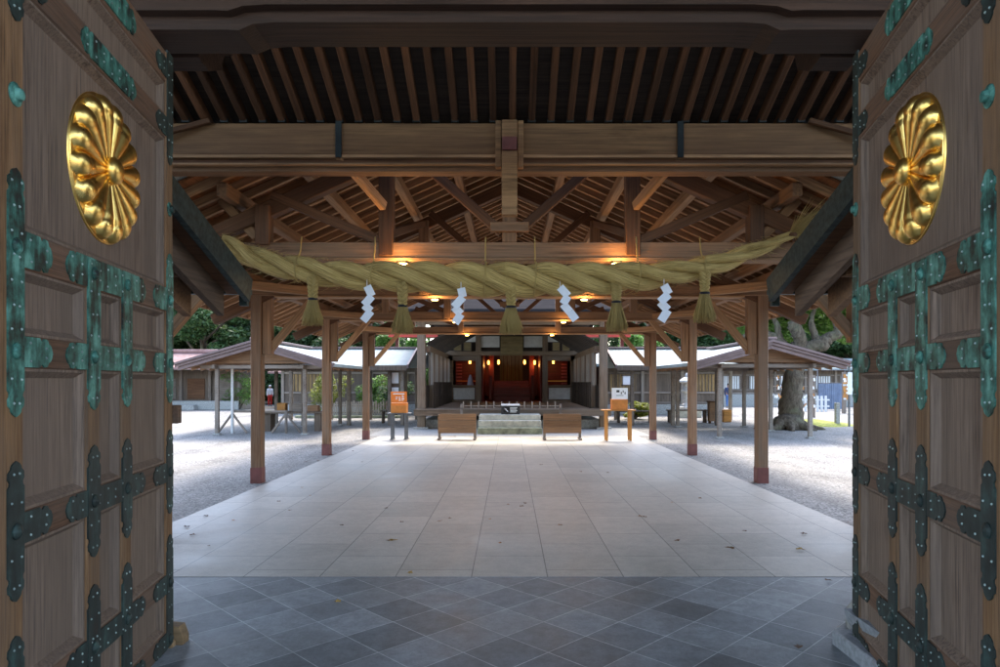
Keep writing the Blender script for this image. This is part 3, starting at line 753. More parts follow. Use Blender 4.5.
shide([(664, 285), (669, 294), (660, 302), (668, 310), (661, 321)], 8.5, 'rightmost white zigzag paper streamer on the rope')

# ------------------------------------------------------------------ the shrine hall in the middle
sh = thing('worship_hall', 'weathered timber shrine hall with red lit interior behind the pavilion', 'shrine hall', (.1, 26, 0))
XC = .1
box(sh, 'veranda_floor', (XC - 3.25, 22.35, .5), (XC + 3.25, 30.2, .69), 'sh', .006)
box(sh, 'veranda_edge', (XC - 3.3, 22.25, .47), (XC + 3.3, 22.345, .68), 'sh', .006)
for sx in (-1, 1):
    beam(sh, 'front_pillar', (XC + sx * 3.1, 22.75, 0), (XC + sx * 3.1, 22.75, 4.0), .27, .27, 'sh')
    box(sh, 'pillar_stone', (XC + sx * 3.1 - .25, 22.5, 0), (XC + sx * 3.1 + .25, 23.0, .07), 'stone', .01)
    for q in (24.2, 25.7, 27.2, 28.7): beam(sh, 'pillar', (XC + sx * 2.95, q, .69), (XC + sx * 2.95, q, 2.75), .16, .16, 'sh')
    box(sh, 'side_beam', (XC + sx * 2.83, 22.9, 2.62), (XC + sx * 3.05, 30, 2.84), 'sh', .006)
    for k in range(13):
        y0 = 23.0 + k * .545
        box(sh, 'wall_board', (XC + sx * 2.78, y0, 1.5), (XC + sx * 2.82, y0 + .47, 2.615), ('daylit_board' if sx < 0 else 'whitewash') if (k % 3) != 1 else 'shz', .004)  # left boards made pale and translucent to look lit from outside
        beam(sh, 'baluster', (XC + sx * 2.7, y0 + .2, .69), (XC + sx * 2.7, y0 + .2, 1.6), .07, .07, 'sh_dark')
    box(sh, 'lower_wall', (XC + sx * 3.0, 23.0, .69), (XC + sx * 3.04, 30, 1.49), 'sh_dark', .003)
    for k in range(14):
        y0 = 23.1 + k * .5
        beam(sh, 'ceiling_rafter', (XC + sx * 3.0, y0, 2.9), (XC + sx * 1.6, y0, 3.7), .06, .08, 'sh_dark')
    for q in (-1, 1): pass
    # back wall between side wall and red bay
    beam(sh, 'inner_pillar', (XC + sx * 1.5, 30, .69), (XC + sx * 1.5, 30, 3.7), .24, .2, 'sh')
    box(sh, 'lower_panel', (XC + sx * 1.66, 29.98, .82), (XC + sx * 2.62, 30.02, 1.34), 'dull_white', .004)
    box(sh, 'sill', (XC + sx * 1.62, 29.9, 1.35), (XC + sx * 2.95, 30.1, 1.46), 'sh', .006)
    box(sh, 'base_rail', (XC + sx * 1.62, 29.9, .69), (XC + sx * 2.95, 30.1, .8), 'sh', .006)
    box(sh, 'corner_post', (XC + sx * 2.64, 29.9, .69), (XC + sx * 2.95, 30.05, 3.0), 'sh', .006)
    box(sh, 'head_rail', (XC + sx * 1.62, 29.9, 2.55), (XC + sx * 2.95, 30.1, 2.78), 'sh', .006)
    box(sh, 'plaster_panel', (XC + sx * .55, 29.98, 3.16), (XC + sx * 1.38, 30.02, 3.66), 'plaster', .004)
    box(sh, 'plaster_panel', (XC + sx * 1.6, 29.98, 3.4), (XC + sx * 2.8, 30.02, 3.72), 'plaster', .004)
    box(sh, 'red_screen', (XC + sx * 1.7, 32.2, .9), (XC + sx * 2.7, 32.3, 2.6), 'red_wood', .004)
    for k in range(7): box(sh, 'red_slat', (XC + sx * 2.35, 31.5, 1.5 + k * .15), (XC + sx * 2.62, 31.56, 1.56 + k * .15), 'red_slat', .004)
    box(sh, 'lit_rail', (XC + sx * 1.62, 31.4, 1.62), (XC + sx * 2.6, 31.46, 1.67), 'yellow' if sx > 0 else 'orange', .003)  # lamplight on the rail put into its orange and yellow colour
    beam(sh, 'red_pillar', (XC + sx * .98, 32.6, .69), (XC + sx * .98, 32.6, 2.9), .24, .24, 'red_wood')
    beam(sh, 'newel', (XC + sx * .98, 31.3, .7), (XC + sx * .98, 31.3, 1.9), .12, .12, 'red_wood')
    box(sh, 'red_side_wall', (XC + sx * 1.3, 30.3, .7), (XC + sx * 1.36, 36, 3.0), 'red_wood', .003)
    box(sh, 'curtain_side', (XC + sx * 1.1, 33.4, .9), (XC + sx * 1.3, 33.46, 2.8), 'red_wood', .003)
    # lanterns
    for (lx, ly) in ((.62, 31.8), (1.12, 32.4), (1.95, 31.2)):
        t_ = lathe(sh, 'lantern', [(.02, -.1), (.045, -.09), (.055, 0), (.045, .08), (.015, .1)], (XC + sx * lx, ly, 2.55), 'lamp_gold', 12)
        l2 = bpy.data.lights.new('lantern_glow', 'POINT'); l2.energy = 1.0; l2.color = (1, .45, .12); l2.shadow_soft_size = .08
        o2 = bpy.data.objects.new('lantern_glow', l2); C.objects.link(o2); o2.location = (XC + sx * lx, ly - .15, 2.4)
box(sh, 'nageshi_beam', (XC - 3, 29.85, 2.79), (XC + 3, 30.08, 2.98), 'sh', .006)
box(sh, 'top_beam', (XC - 3, 29.85, 3.7), (XC + 3, 30.08, 3.95), 'sh', .006)
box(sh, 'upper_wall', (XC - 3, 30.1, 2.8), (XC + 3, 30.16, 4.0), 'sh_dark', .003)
box(sh, 'red_floor', (XC - 2.9, 30.21, .5), (XC + 2.9, 37, .7), 'red_wood', .004)
for k in range(6): box(sh, 'red_step', (XC - .84, 30.7 + k * .3, .7), (XC + .84, 36, .86 + k * .16), 'red_wood', .006)
multi(sh, 'sanctuary_door', [((XC - .6 + k * .2, 34.5, 1.66), (XC - .42 + k * .2, 34.56, 3.0)) for k in range(6)], 'gold_wood')
box(sh, 'red_back_wall', (XC - 2.9, 36.0, .7), (XC + 2.9, 36.1, 3.4), 'red_wood', .004)
box(sh, 'outer_wall', (XC - 3.1, 30.2, 0), (XC - 3.0, 37, 3.6), 'sh_dark', .004); box(sh, 'outer_wall', (XC + 3.0, 30.2, 0), (XC + 3.1, 37, 3.6), 'sh_dark', .004)
multi(sh, 'hanging_blind', [((XC - .5, 29.7, 2.8 + k * .06), (XC + .5, 29.73, 2.85 + k * .06)) for k in range(14)], 'blind', .003)
box(sh, 'foundation', (XC - 3.05, 23.1, 0), (XC + 3.05, 30, .3), 'stone', .01)
# roof
box(sh, 'front_beam', (XC - 3.4, 22.65, 3.55), (XC + 3.4, 22.85, 3.8), 'sh', .008)
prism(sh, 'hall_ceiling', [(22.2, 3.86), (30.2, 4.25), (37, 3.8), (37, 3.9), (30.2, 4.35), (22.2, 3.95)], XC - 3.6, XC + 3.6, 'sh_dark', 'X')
prism(sh, 'roof', [(21.9, 3.86), (21.9, 4.0), (23, 4.2), (26, 4.78), (27, 5.0), (28, 4.78), (37.4, 4.2), (37.4, 3.95), (30.2, 4.36), (22.2, 3.96)], XC - 3.9, XC + 3.9, 'thatch', 'X')
# things at the shrine hall
for i, (sx, q) in enumerate(((-1, 1.98), (-1, 2.42), (1, 1.98), (1, 2.42))):
    lab = ['framed picture beside the left inner pillar of the shrine hall', 'framed picture at the far left above the red bay', 'framed picture beside the right inner pillar of the shrine hall', 'framed picture at the far right above the red bay'][i]
    t = thing('framed_picture', lab, 'picture', (XC + sx * q, 29.8, 2.95), 0, 'framed pictures in the shrine hall')
    x0, x1 = XC + sx * q - .18, XC + sx * q + .18
    multi(t, 'frame', [((x0, 29.76, 2.98), (x1, 29.8, 3.01)), ((x0, 29.76, 3.36), (x1, 29.8, 3.39)), ((x0, 29.76, 3.01), (x0 + .03, 29.8, 3.36)), ((x1 - .03, 29.76, 3.01), (x1, 29.8, 3.36))], 'boardwall', .003)
    box(t, 'picture_panel', (x0 + .03, 29.785, 3.01), (x1 - .03, 29.795, 3.36), 'blind', .001)
t = thing('paper_wand', 'pale purification wand of paper strips standing in the left red bay', 'paper wand', (XC - 1.9, 30.7, 1.4))
lathe(t, 'paper_strips', [(.14, 1.2), (.15, 1.45), (.1, 1.75), (.05, 1.9), (.01, 1.95)], (XC - 1.9, 30.7, 0), 'cloth_lilac', 10)
lathe(t, 'stand', [(.1, .7), (.1, .74), (.02, .76), (.02, 1.25)], (XC - 1.9, 30.7, 0), 'old', 10)
# stone steps
st = thing('stone_steps', 'pale stone steps up to the shrine hall, mossy at the foot', 'steps', (.05, 21, 0))
box(st, 'step', (-.98, 20.3, 0), (1.0, 22.2, .2), 'moss_stone', .015); box(st, 'step', (-.97, 20.75, .2), (.99, 22.2, .4), 'pale_stone', .012)
box(st, 'step', (-.97, 21.2, .4), (.99, 22.2, .56), 'pale_stone', .012)
# low picket rail
t = thing('picket_rail', 'low rail of small pale pickets along the shrine hall steps', 'rail', (.05, 22.0, 0))
z = .56
box(t, 'bottom_rail', (-1.62, 21.96, .69), (1.72, 22.04, .73), 'old', .004); box(t, 'middle_rail', (-1.62, 21.98, .8), (1.72, 22.02, .83), 'old', .004)
for sx in (-1.58, 1.68): box(t, 'end_post', (sx - .04, 21.96, 0), (sx + .04, 22.04, .88), 'old', .005)
multi(t, 'pickets', [((-1.54 + k * .252, 21.95, .735), (-1.50 + k * .252, 21.985, .96)) for k in range(13)], 'oldz', .004)
t = thing('prohibition_sign', 'small black sign with white circle-and-slash mark on the picket rail', 'sign', (.06, 21.4, .56))
box(t, 'board', (-.27, 21.42, .56), (.33, 21.45, .84), 'blackpaint', .004); box(t, 'white_strip', (-.27, 21.41, .84), (.33, 21.45, .9), 'white', .003)
def ring_mesh(r0, r1, th, seg=28):
    bm = bmesh.new(); a = []
    for r in (r0, r1): a.append([bm.verts.new((r * math.cos(k * 2 * math.pi / seg), 0, r * math.sin(k * 2 * math.pi / seg))) for k in range(seg)])
    for k in range(seg): bm.faces.new((a[0][k], a[0][(k + 1) % seg], a[1][(k + 1) % seg], a[1][k]))
    bmesh.ops.solidify(bm, geom=bm.faces[:], thickness=th); return bm_mesh(bm)
link('circle_mark', ring_mesh(.062, .085, .004), 'white', t, Matrix.Translation((-.1, 21.417, .7)))
beam(t, 'slash_mark', (-.155, 21.416, .755), (-.045, 21.416, .645), .004, .022, 'white', 0)
multi(t, 'lettering', [((.02, 21.413, .76 - k * .045), (.25 - .03 * (k % 2), 21.419, .785 - k * .045)) for k in range(4)], 'dull_white', 0)

def barrier(x0, x1, outer, label):
    t = thing('board_barrier', label, 'barrier', ((x0 + x1) / 2, 18.4, 0), 0, 'board barriers before the steps')
    zt = .72
    for k in range(3):
        z0 = .19 + k * .178; o_ = []
        if k < 2: box(t, 'plank', (x0, 18.37, z0), (x1, 18.41, z0 + .172), 'hall', .005)
        else:
            e = .07; L = [(x0, z0), (x1, z0)]
            pts = [(x0, z0), (x1, z0)] + ([(x1, zt - e), (x1 - .02, zt - .02), (x1 - e, zt)] if outer > 0 else [(x1, zt)]) + ([(x0 + e, zt), (x0 + .02, zt - .02), (x0, zt - e)] if outer < 0 else [(x0, zt)])
            prism(t, 'plank', pts, 18.37, 18.41, 'hall', 'Y')
    for x_ in (x0 + .035, x1 - .035):
        box(t, 'leg', (x_ - .035, 18.412, 0.012), (x_ + .035, 18.48, .71), 'old', .005)
        box(t, 'foot', (x_ - .035, 18.15, .012), (x_ + .035, 18.70, .06), 'old', .005)
barrier(-1.97, -.92, -1, 'left brown plank barrier in front of the stone steps')
barrier(.93, 1.98, 1, 'right brown plank barrier in front of the stone steps')

def fortune(xc, Y, zt, wt, wb, legm, topm, white, label1, label2, lt):
    t = thing('small_table', label1, 'table', (xc, Y, 0), 0, None)
    box(t, 'tabletop', (xc - wt / 2 + lt, Y - .2, zt - .03), (xc + wt / 2 + lt, Y + .2, zt), topm, .005)
    for a in (-1, 1):
        for b in (-1, 1):
            lg = beam(t, 'leg', (xc + lt + a * (wt / 2 - .13), Y + b * .15, .012), (xc + lt + a * (wt / 2 - .13), Y + b * .15, zt - .03), .055, .055, legm, .004)
            if legm == 'steel':
                f_ = box(t, 'foot_tmp', (xc + lt + a * (wt / 2 - .13) - .05, Y + b * .15 - .07, .012), (xc + lt + a * (wt / 2 - .13) + .05, Y + b * .15 + .07, .035), legm, .004)
                w = wm(f_); f_.parent = lg; f_.matrix_basis = wm(lg).inverted() @ w; f_.name = 'foot'
    b_ = thing('fortune_box', label2, 'box', (xc, Y, zt))
    z1 = zt + .28
    box(b_, 'box_body', (xc - wb / 2, Y - .16, zt), (xc + wb / 2, Y + .16, z1), 'orange_dark', .006)
    if not white: box(b_, 'pale_band', (xc - wb / 2 + .01, Y - .164, z1 - .07), (xc + wb / 2 - .01, Y - .158, z1 - .015), 'orange', .002)
    box(b_, 'sign_board', (xc - wb / 2 - .005, Y - .13, z1 + .005), (xc + wb / 2 + .005, Y - .1, z1 + .31), 'white' if white else 'orange', .006)
    bxs = []; rn = random.Random(2)
    if white:
        bxs = [((xc - wb * .22, Y - .136, z1 + .19), (xc - .01, Y - .131, z1 + .25))]
        for k in range(3): bxs.append(((xc + .03 + k * .05, Y - .136, z1 + .14 + .05 * (k % 2)), (xc + .055 + k * .05, Y - .131, z1 + .2 + .04 * (k % 2))))
        bxs.append(((xc - .1, Y - .136, z1 + .1), (xc + .1, Y - .131, z1 + .112)))
        multi(b_, 'lettering', bxs, 'blackpaint', 0)
    else:
        bxs.append(((xc - wb * .36, Y - .136, z1 + .235), (xc + wb * .36, Y - .131, z1 + .262)))
        for r_ in range(4):
            for k in range(3):
                a = xc - wb * .2 + k * wb * .2
                if rn.random() < .9: bxs.append(((a, Y - .136, z1 + .185 - r_ * .042), (a + wb * rn.uniform(.1, .16), Y - .131, z1 + .205 - r_ * .042)))
        multi(b_, 'lettering', bxs, 'white', 0)
fortune(-3.05, 18.5, .745, .64, .43, 'steel', 'steel', False, 'grey metal-legged table under the orange box, left', 'orange box with orange lettered sign on the metal table', 0)
fortune(2.98, 18.15, .85, .9, .42, 'honey', 'honey', True, 'honey-coloured wooden table under the white-signed box, right', 'orange box with white sign on the honey wooden table', -.03)

# ------------------------------------------------------------------ the small gabled shelters
def shelter(x0, x1, y0, y1, apexx, zpost, zridge, ov, posts, label):
    t = thing('gabled_shelter', label, 'shelter', ((x0 + x1) / 2, (y0 + y1) / 2, 0), 0, 'open gabled shelters')
    for (a, b) in posts:
        beam(t, 'post', (a, b, .05), (a, b, zpost), .11, .11, 'oldz', .006)
        box(t, 'post_stone', (a - .1, b - .1, 0), (a + .1, b + .1, .05), 'stone', .008)
    xm = (x0 + x1) / 2
    for y in (y0, y1):
        beam(t, 'cross_beam', (x0 - .5, y, zpost + .06), (x1 + .5, y, zpost + .06), .09, .11, 'old')
        beam(t, 'upper_beam', (x0 - .3, y, zpost + .2), (x1 + .3, y, zpost + .2), .08, .09, 'hall')
    sl = (zridge - (zpost + .14)) / (xm - (x0 - ov)); zl = lambda X: zridge - sl * abs(X - xm)
    prism(t, 'gable_boards', [(x0 - .3, zpost + .24), (x1 + .3, zpost + .24), (xm, zridge - .12)], y0 - .02, y0 + .02, 'hall', 'Y')
    for sx, xe in ((-1, x0 - ov), (1, x1 + ov)):
        beam(t, 'side_beam', ((x0 if sx < 0 else x1), y0 - .3, zpost + .06), ((x0 if sx < 0 else x1), y1 + .3, zpost + .06), .09, .12, 'old')
        def sl_(nm, za, zb, ya, yb, mat, xo=0):
            prism(t, nm, [(xm, zl(xm) + za), (xe + sx * xo, zl(xe + sx * xo) + za), (xe + sx * xo, zl(xe + sx * xo) + zb), (xm, zl(xm) + zb)], ya, yb, mat, 'Y')
        sl_('roof_boards', -.12, -.08, y0 - .45, y1 + .45, 'hall')
        sl_('roof_sheet', -.075, .02, y0 - .52, y1 + .5, 'metal_roof', .05)
        sl_('bargeboard', -.2, -.1, y0 - .50, y0 - .46, 'purple_cu'); sl_('verge_edge', -.095, -.02, y0 - .56, y0 - .521, 'purple_cu', .06); sl_('verge_lip', -.015, .05, y0 - .62, y0 - .53, 'purple_cu', .1)
        for k in range(9):
            y = y0 - .3 + k * (y1 - y0 + .6) / 8
            sl_('rafter', -.19, -.125, y, y + .06, 'hall')
    box(t, 'ridge_cap', (xm - .12, y0 - .58, zridge + .045), (xm + .12, y1 + .5, zridge + .12), 'purple_cu', .01)
shelter(-8.85, -6.2, 20.2, 24.6, -7.5, 2.0, 2.8, .95, [(-8.85, 20.2), (-6.2, 20.2), (-8.9, 23.2), (-6.2, 22.6), (-8.6, 24.6), (-6.25, 24.6)], 'left gabled shelter with grey posts on the gravel, table beneath')
shelter(5.95, 8.52, 18.9, 23.6, 7.2, 2.0, 2.72, .8, [(5.95, 18.9), (8.52, 18.9), (8.5, 21.7), (8.3, 23.6), (5.95, 21.7), (5.95, 23.6)], 'right gabled shelter with grey posts before the gnarled tree')

# corridors with wide pale roofs
def corridor(sx, xa, xb, label, lamp):
    t = thing('roofed_corridor', label, 'corridor', (sx * (xa + xb) / 2, 26, 0), 0, 'pale-roofed corridors either side of the shrine hall')
    lo, hi = sorted((sx * xa, sx * xb))
    prism(t, 'roof', [(24.2, 2.17), (24.2, 2.21), (26.6, 2.92), (29.0, 2.25), (29.0, 2.2), (26.6, 2.85)], lo, hi, 'metal_roof', 'X')
    box(t, 'ridge', (lo, 26.5, 2.925), (hi, 26.7, 3.0), 'purple_cu', .01)
    box(t, 'fascia', (lo, 24.15, 2.02), (hi, 24.195, 2.2), 'boardwall', .004)
    prism(t, 'verge', [(24.1, 2.1), (24.1, 2.23), (26.6, 2.97), (26.6, 2.84)], sx * (xa - .07), sx * (xa - .003), 'purple_cu', 'X')
    for x in ((3.95, 4.42, 5.92, 7.6, 9.3) if sx < 0 else (4.52, 6.03, 7.66, 9.4)):
        for y in (24.6, 28.4):
            beam(t, 'post', (sx * x, y, 0), (sx * x, y, 2.15 if y < 25 else 2.2), .13, .13, 'oldz')
    beam(t, 'front_beam', (lo + .1, 24.6, 2.08), (hi - .1, 24.6, 2.08), .12, .14, 'old')
corridor(-1, 3.72, 9.6, 'long pale copper-roofed corridor left of the shrine hall', 0)
corridor(1, 3.9, 9.7, 'long pale copper-roofed corridor right of the shrine hall', 0)
t = thing('hanging_lantern', 'white box lantern hanging under the right corridor eave beside the shrine hall', 'lantern', (4.25, 24.3, 1.9))
box(t, 'lantern_box', (4.12, 24.2, 1.5), (4.38, 24.44, 1.82), 'white', .006)
multi(t, 'lantern_frame', [((4.09, 24.17, 1.82), (4.41, 24.47, 1.86)), ((4.1, 24.18, 1.46), (4.4, 24.46, 1.5)), ((4.24, 24.31, 1.86), (4.26, 24.33, 2.02))], 'boardwall', .003)

# board wall halls behind, with lattice windows
def latticehall(x0, x1, y, label, roofm, wins, stone_h=.5):
    t = thing('lattice_window_hall', label, 'building', ((x0 + x1) / 2, y, 0))
    box(t, 'base', (x0, y - .1, 0), (x1, y + 3, stone_h), 'stone', .01)
    box(t, 'wall', (x0, y, stone_h), (x1, y + 2.8, 2.4), 'boardwall', .004)
    for z in (stone_h + .02, 1.02, 2.0): box(t, 'rail', (x0, y - .06, z), (x1, y - .002, z + .1), 'old', .004)
    n = int((x1 - x0) / 1.8)
    for k in range(n + 1):
        xx = x0 + (x1 - x0) * k / n; box(t, 'post', (xx - .07, y - .09, .02), (xx + .07, y - .003, 2.4), 'oldz', .005)
    for k in range(n):
        if k % wins == 0:
            a = x0 + (x1 - x0) * (k + .18) / n; b = x0 + (x1 - x0) * (k + .82) / n
            w = multi(t, 'window', [((a - .04, y - .055, 1.14), (b + .04, y - .045, 1.98))], 'dull_white' if wins == 1 else 'gold_wood', .003)
            lt_ = multi(t, 'lattice', [((a + (b - a) * q / 8 - .02, y - .08, 1.14), (a + (b - a) * q / 8 + .02, y - .056, 1.98)) for q in range(9)], 'boardwall', .003)
            w2 = wm(lt_); lt_.parent = w; lt_.matrix_basis = w2
            lt_.matrix_basis = wm(w).inverted() @ w2
    prism(t, 'roof', [(y - .8, 2.35), (y - .8, 2.47), (y + 1.4, 3.2), (y + 3.6, 2.47), (y + 3.6, 2.35), (y + 1.4, 3.05)], x0 - .4, x1 + .4, roofm, 'X')
latticehall(-11.2, -4.6, 33, 'brown board-walled hall behind the left corridor', 'metal_roof', 2)
latticehall(4.6, 10.5, 33, 'brown board-walled hall with lattice windows behind the right corridor', 'metal_roof', 2)
latticehall(13.5, 23.5, 44, 'far right hall with a row of pale lattice windows over a stone base', 'metal_roof', 1, .8)

# far left subsidiary shrines with russet curved roofs
def subshrine(x0, x1, y, zb, label, zr_):
    t = thing('small_shrine', label, 'small shrine', ((x0 + x1) / 2, y, 0), 0, 'small shrines with russet roofs')
    box(t, 'stone_base', (x0, y - .6, 0), (x1, y + 3, .5), 'stone', .02)
    box(t, 'wall', (x0 + .3, y + .3, .5), (x1 - .3, y + 2.8, zb), 'boardwall', .005)
    n = 4
    for k in range(n):
        xx = x0 + .3 + (x1 - x0 - .6) * k / (n - 1); beam(t, 'post', (xx, y + .2, .5), (xx, y + .2, zb + .1), .16, .16, 'old')
    for k in (0, 1, 2):
        a = x0 + .3 + (x1 - x0 - .6) * (k + .2) / 3; b = x0 + .3 + (x1 - x0 - .6) * (k + .8) / 3
        box(t, 'door', (a, y + .24, .6), (b, y + .297, zb - .5), 'hall_dark' if k == 1 else 'old', .004)
    box(t, 'stone_step', ((x0 + x1) / 2 - .5, y - 1.1, 0), ((x0 + x1) / 2 + .5, y - .602, .3), 'stone', .02)
    pts_t = []; pts_b = []
    for k in range(9):
        u = k / 8; yy = y - 1.3 + u * 3.2; zz = zb + (zr_ - zb) * (u ** 1.7); pts_t.append((yy, zz + .13)); pts_b.append((yy, zz))
    pts_t += [(y + 4.0, zb + .25)]; pts_b += [(y + 4.0, zb + .1)]
    prism(t, 'roof', pts_b + pts_t[::-1], x0 - .8, x1 + .8, 'russet', 'X')
    box(t, 'ridge', (x0 - .85, y + 1.75, zr_ + .1), (x1 + .85, y + 2.05, zr_ + .3), 'russet', .03)
subshrine(-21.3, -15.6, 39, 2.3, 'small russet-roofed shrine with plank doors, beside the left shelter', 3.3)
subshrine(-26, -20.8, 35.5, 2.5, 'small russet-roofed shrine glimpsed right behind the left gate door', 3.5)
subshrine(-13.6, -11.6, 41, 2.1, 'small russet-roofed shrine seen through the left shelter', 3.0)

# main sanctuary behind: vermilion eave with yellow capped rafter ends
ms = thing('main_sanctuary', 'vermilion eave with yellow rafter ends rising behind the corridors', 'sanctuary', (0, 40, 0))
box(ms, 'wall', (-4.6, 39.5, 0), (4.6, 44, 3.8), 'red_wood', .01)
box(ms, 'eave_board', (-6.9, 38.0, 4.15), (6.9, 38.08, 4.4), 'vermilion', .01)
for k in range(44):
    x = -6.8 + k * .316
    r_ = box(ms, 'rafter', (x - .05, 37.9, 4.42), (x + .05, 39.6, 4.54), 'vermilion', .005)
    c_ = box(ms, 'rafter_cap', (x - .055, 37.86, 4.415), (x + .055, 37.897, 4.545), 'yellow', .003)
    w = wm(c_); c_.parent = r_; c_.matrix_basis = wm(r_).inverted() @ w
prism(ms, 'roof', [(37.8, 4.56), (37.8, 4.64), (41.5, 4.8), (45.2, 4.64), (45.2, 4.56)], -7, 7, 'boardwall', 'X')
for sx in (-6.6, 6.6): beam(ms, 'post', (sx, 39.2, 0), (sx, 39.2, 4.4), .2, .2, 'red_wood')

# ------------------------------------------------------------------ things under the shelters and corridors
def table_heavy(x0, x1, y, zt, label, th=.07, lw=.2, mat='boardwall'):
    t = thing('long_table', label, 'table', ((x0 + x1) / 2, y, 0))
    box(t, 'tabletop', (x0, y - .3, zt - th), (x1, y + .3, zt), mat, .008)
    for x in (x0 + .12, x1 - .12 - lw): box(t, 'leg', (x, y - .22, 0), (x + lw, y + .22, zt - th), mat, .008)
    return t
table_heavy(-8.05, -6.0, 21.8, .645, 'dark long table with block legs under the left shelter')
for xc, w, h, mt, lab in ((-7.42, .26, .27, 'honey', 'orange-brown open wooden box, leftmost on the dark long table'), (-6.9, .3, .26, 'old', 'grey-brown wooden box, middle one on the dark long table'), (-6.4, .34, .2, 'hall', 'dark brown wooden box, rightmost on the dark long table')):
    t = thing('wooden_box', lab, 'box', (xc, 21.8, .645), 0, 'wooden boxes on the dark long table')
    z0 = .645; a, b, c, d = xc - w / 2, xc + w / 2, 21.66, 21.94
    multi(t, 'box_sides', [((a, c, z0), (b, c + .015, z0 + h)), ((a, d - .015, z0), (b, d, z0 + h)), ((a, c + .0155, z0), (a + .015, d - .0155, z0 + h)), ((b - .015, c + .0155, z0), (b, d - .0155, z0 + h)), ((a + .016, c + .016, z0), (b - .016, d - .016, z0 + .02))], mt, .002)
t = thing('sawhorse_rack', 'pale wooden rack with splayed legs at the left shelter\'s edge', 'rack', (-8.2, 20.7, 0))
for x in (-8.62, -6.95):
    beam(t, 'upright', (x, 20.75, 0.0), (x, 20.75, 2.02 if x < -8 else .72), .07, .07, 'dull_white' if x < -8 else 'old')
    for d in (-.45, .45): beam(t, 'splayed_leg', (x + d, 20.75, .02), (x, 20.75, .62), .06, .06, 'old')
beam(t, 'crossbar', (-8.62, 20.8, .68), (-6.9, 20.8, .68), .05, .07, 'old')
# picket fence and low wall left
t = thing('picket_fence', 'low fence of pale wooden pickets under the left corridor', 'fence', (-7.2, 29.8, 0))
multi(t, 'pickets', [((-8.2 + k * .11, 29.8, .1), (-8.13 + k * .11, 29.83, .66 + .05 * ((k * 7) % 3))) for k in range(24)], 'whitewash', .004)
for z in (.2, .5): box(t, 'rail', (-8.25, 29.835, z), (-5.5, 29.87, z + .06), 'old', .003)
multi(t, 'fence_post', [((-8.3, 29.82, 0), (-8.22, 29.9, .75)), ((-5.55, 29.82, 0), (-5.47, 29.9, .75))], 'old', .004)
t = thing('stone_kerb', 'mossy stone kerb below the pale picket fence', 'kerb', (-7, 29.6, 0))
box(t, 'kerb_stones', (-9.5, 29.5, 0), (-4.6, 29.75, .12), 'moss_stone', .02)
def bench(x0, x1, y, zt, label):
    t = thing('bench', label, 'bench', ((x0 + x1) / 2, y, 0))
    box(t, 'seat', (x0, y - .2, zt - .05), (x1, y + .2, zt), 'boardwall', .006)
    for x in (x0 + .08, x1 - .08):
        for d in (-.14, .14): beam(t, 'leg', (x, y + d, 0), (x, y + d, zt - .05), .07, .07, 'boardwall')
bench(-5.0, -4.0, 26.0, .5, 'dark wooden bench under the left corridor near the shrine hall')
bench(6.2, 7.75, 26.2, .52, 'dark wooden bench in front of the stone lantern')
bench(4.2, 5.6, 26.2, .48, 'dark wooden bench under the right corridor near the shrine hall')
t = thing('wooden_cabinet', 'small red-brown wooden cabinet under the right corridor', 'cabinet', (7.85, 25.9, 0))
box(t, 'cabinet_body', (7.72, 25.75, .08), (8.05, 26.05, .82), 'hall', .01); box(t, 'cabinet_top', (7.68, 25.7, .82), (8.09, 26.1, .87), 'hall_dark', .006)
for x in (7.75, 7.98): box(t, 'foot', (x, 25.78, 0), (x + .05, 26.0, .08), 'hall_dark', .003)
t = thing('cut_block', 'tan block of timber on the gravel beside the right corridor', 'block', (8.7, 26.7, 0))
box(t, 'block', (8.5, 26.5, 0), (8.83, 26.9, .5), 'honey', .02)
# boxes under the left corridor with the notice sheets
t = thing('notice_board', 'narrow board with two pale sheets on a left corridor post', 'notice board', (-4.25, 24.9, 1))
box(t, 'board', (-4.42, 24.8, .9), (-4.08, 24.83, 2.0), 'boardwall', .004)
box(t, 'sheet', (-4.38, 24.79, 1.55), (-4.12, 24.797, 1.95), 'white', .001); box(t, 'sheet', (-4.38, 24.79, 1.05), (-4.12, 24.797, 1.4), 'white', .001)
# stone lantern
t = thing('stone_lantern', 'pale stone lantern standing on a low stone plinth behind the bench', 'stone lantern', (8.02, 30.2, 0))
box(t, 'plinth', (7.5, 29.8, 0), (8.6, 30.7, .34), 'pale_stone', .02)
M['lantern_stone'] = plain('weathered white granite', (.5, .49, .46), .85, nscale=14, amt=.3, bmp=.4)
for nm, prof in (('foot', [(.36, .34), (.36, .46), (.28, .5), (.25, .58)]), ('shaft', [(.21, .58), (.14, .64), (.13, 1.0), (.16, 1.1)]), ('platform', [(.16, 1.1), (.27, 1.18), (.27, 1.25)]),
                 ('fire_box', [(.17, 1.25), (.18, 1.27), (.18, 1.52), (.17, 1.54)]), ('cap', [(.2, 1.54), (.38, 1.6), (.36, 1.66), (.17, 1.79), (.08, 1.84)]), ('finial', [(.05, 1.84), (.085, 1.9), (.05, 1.97), (.01, 2.02)])):
    o = lathe(t, nm, prof, (8.02, 30.2, 0), 'lantern_stone', 6)

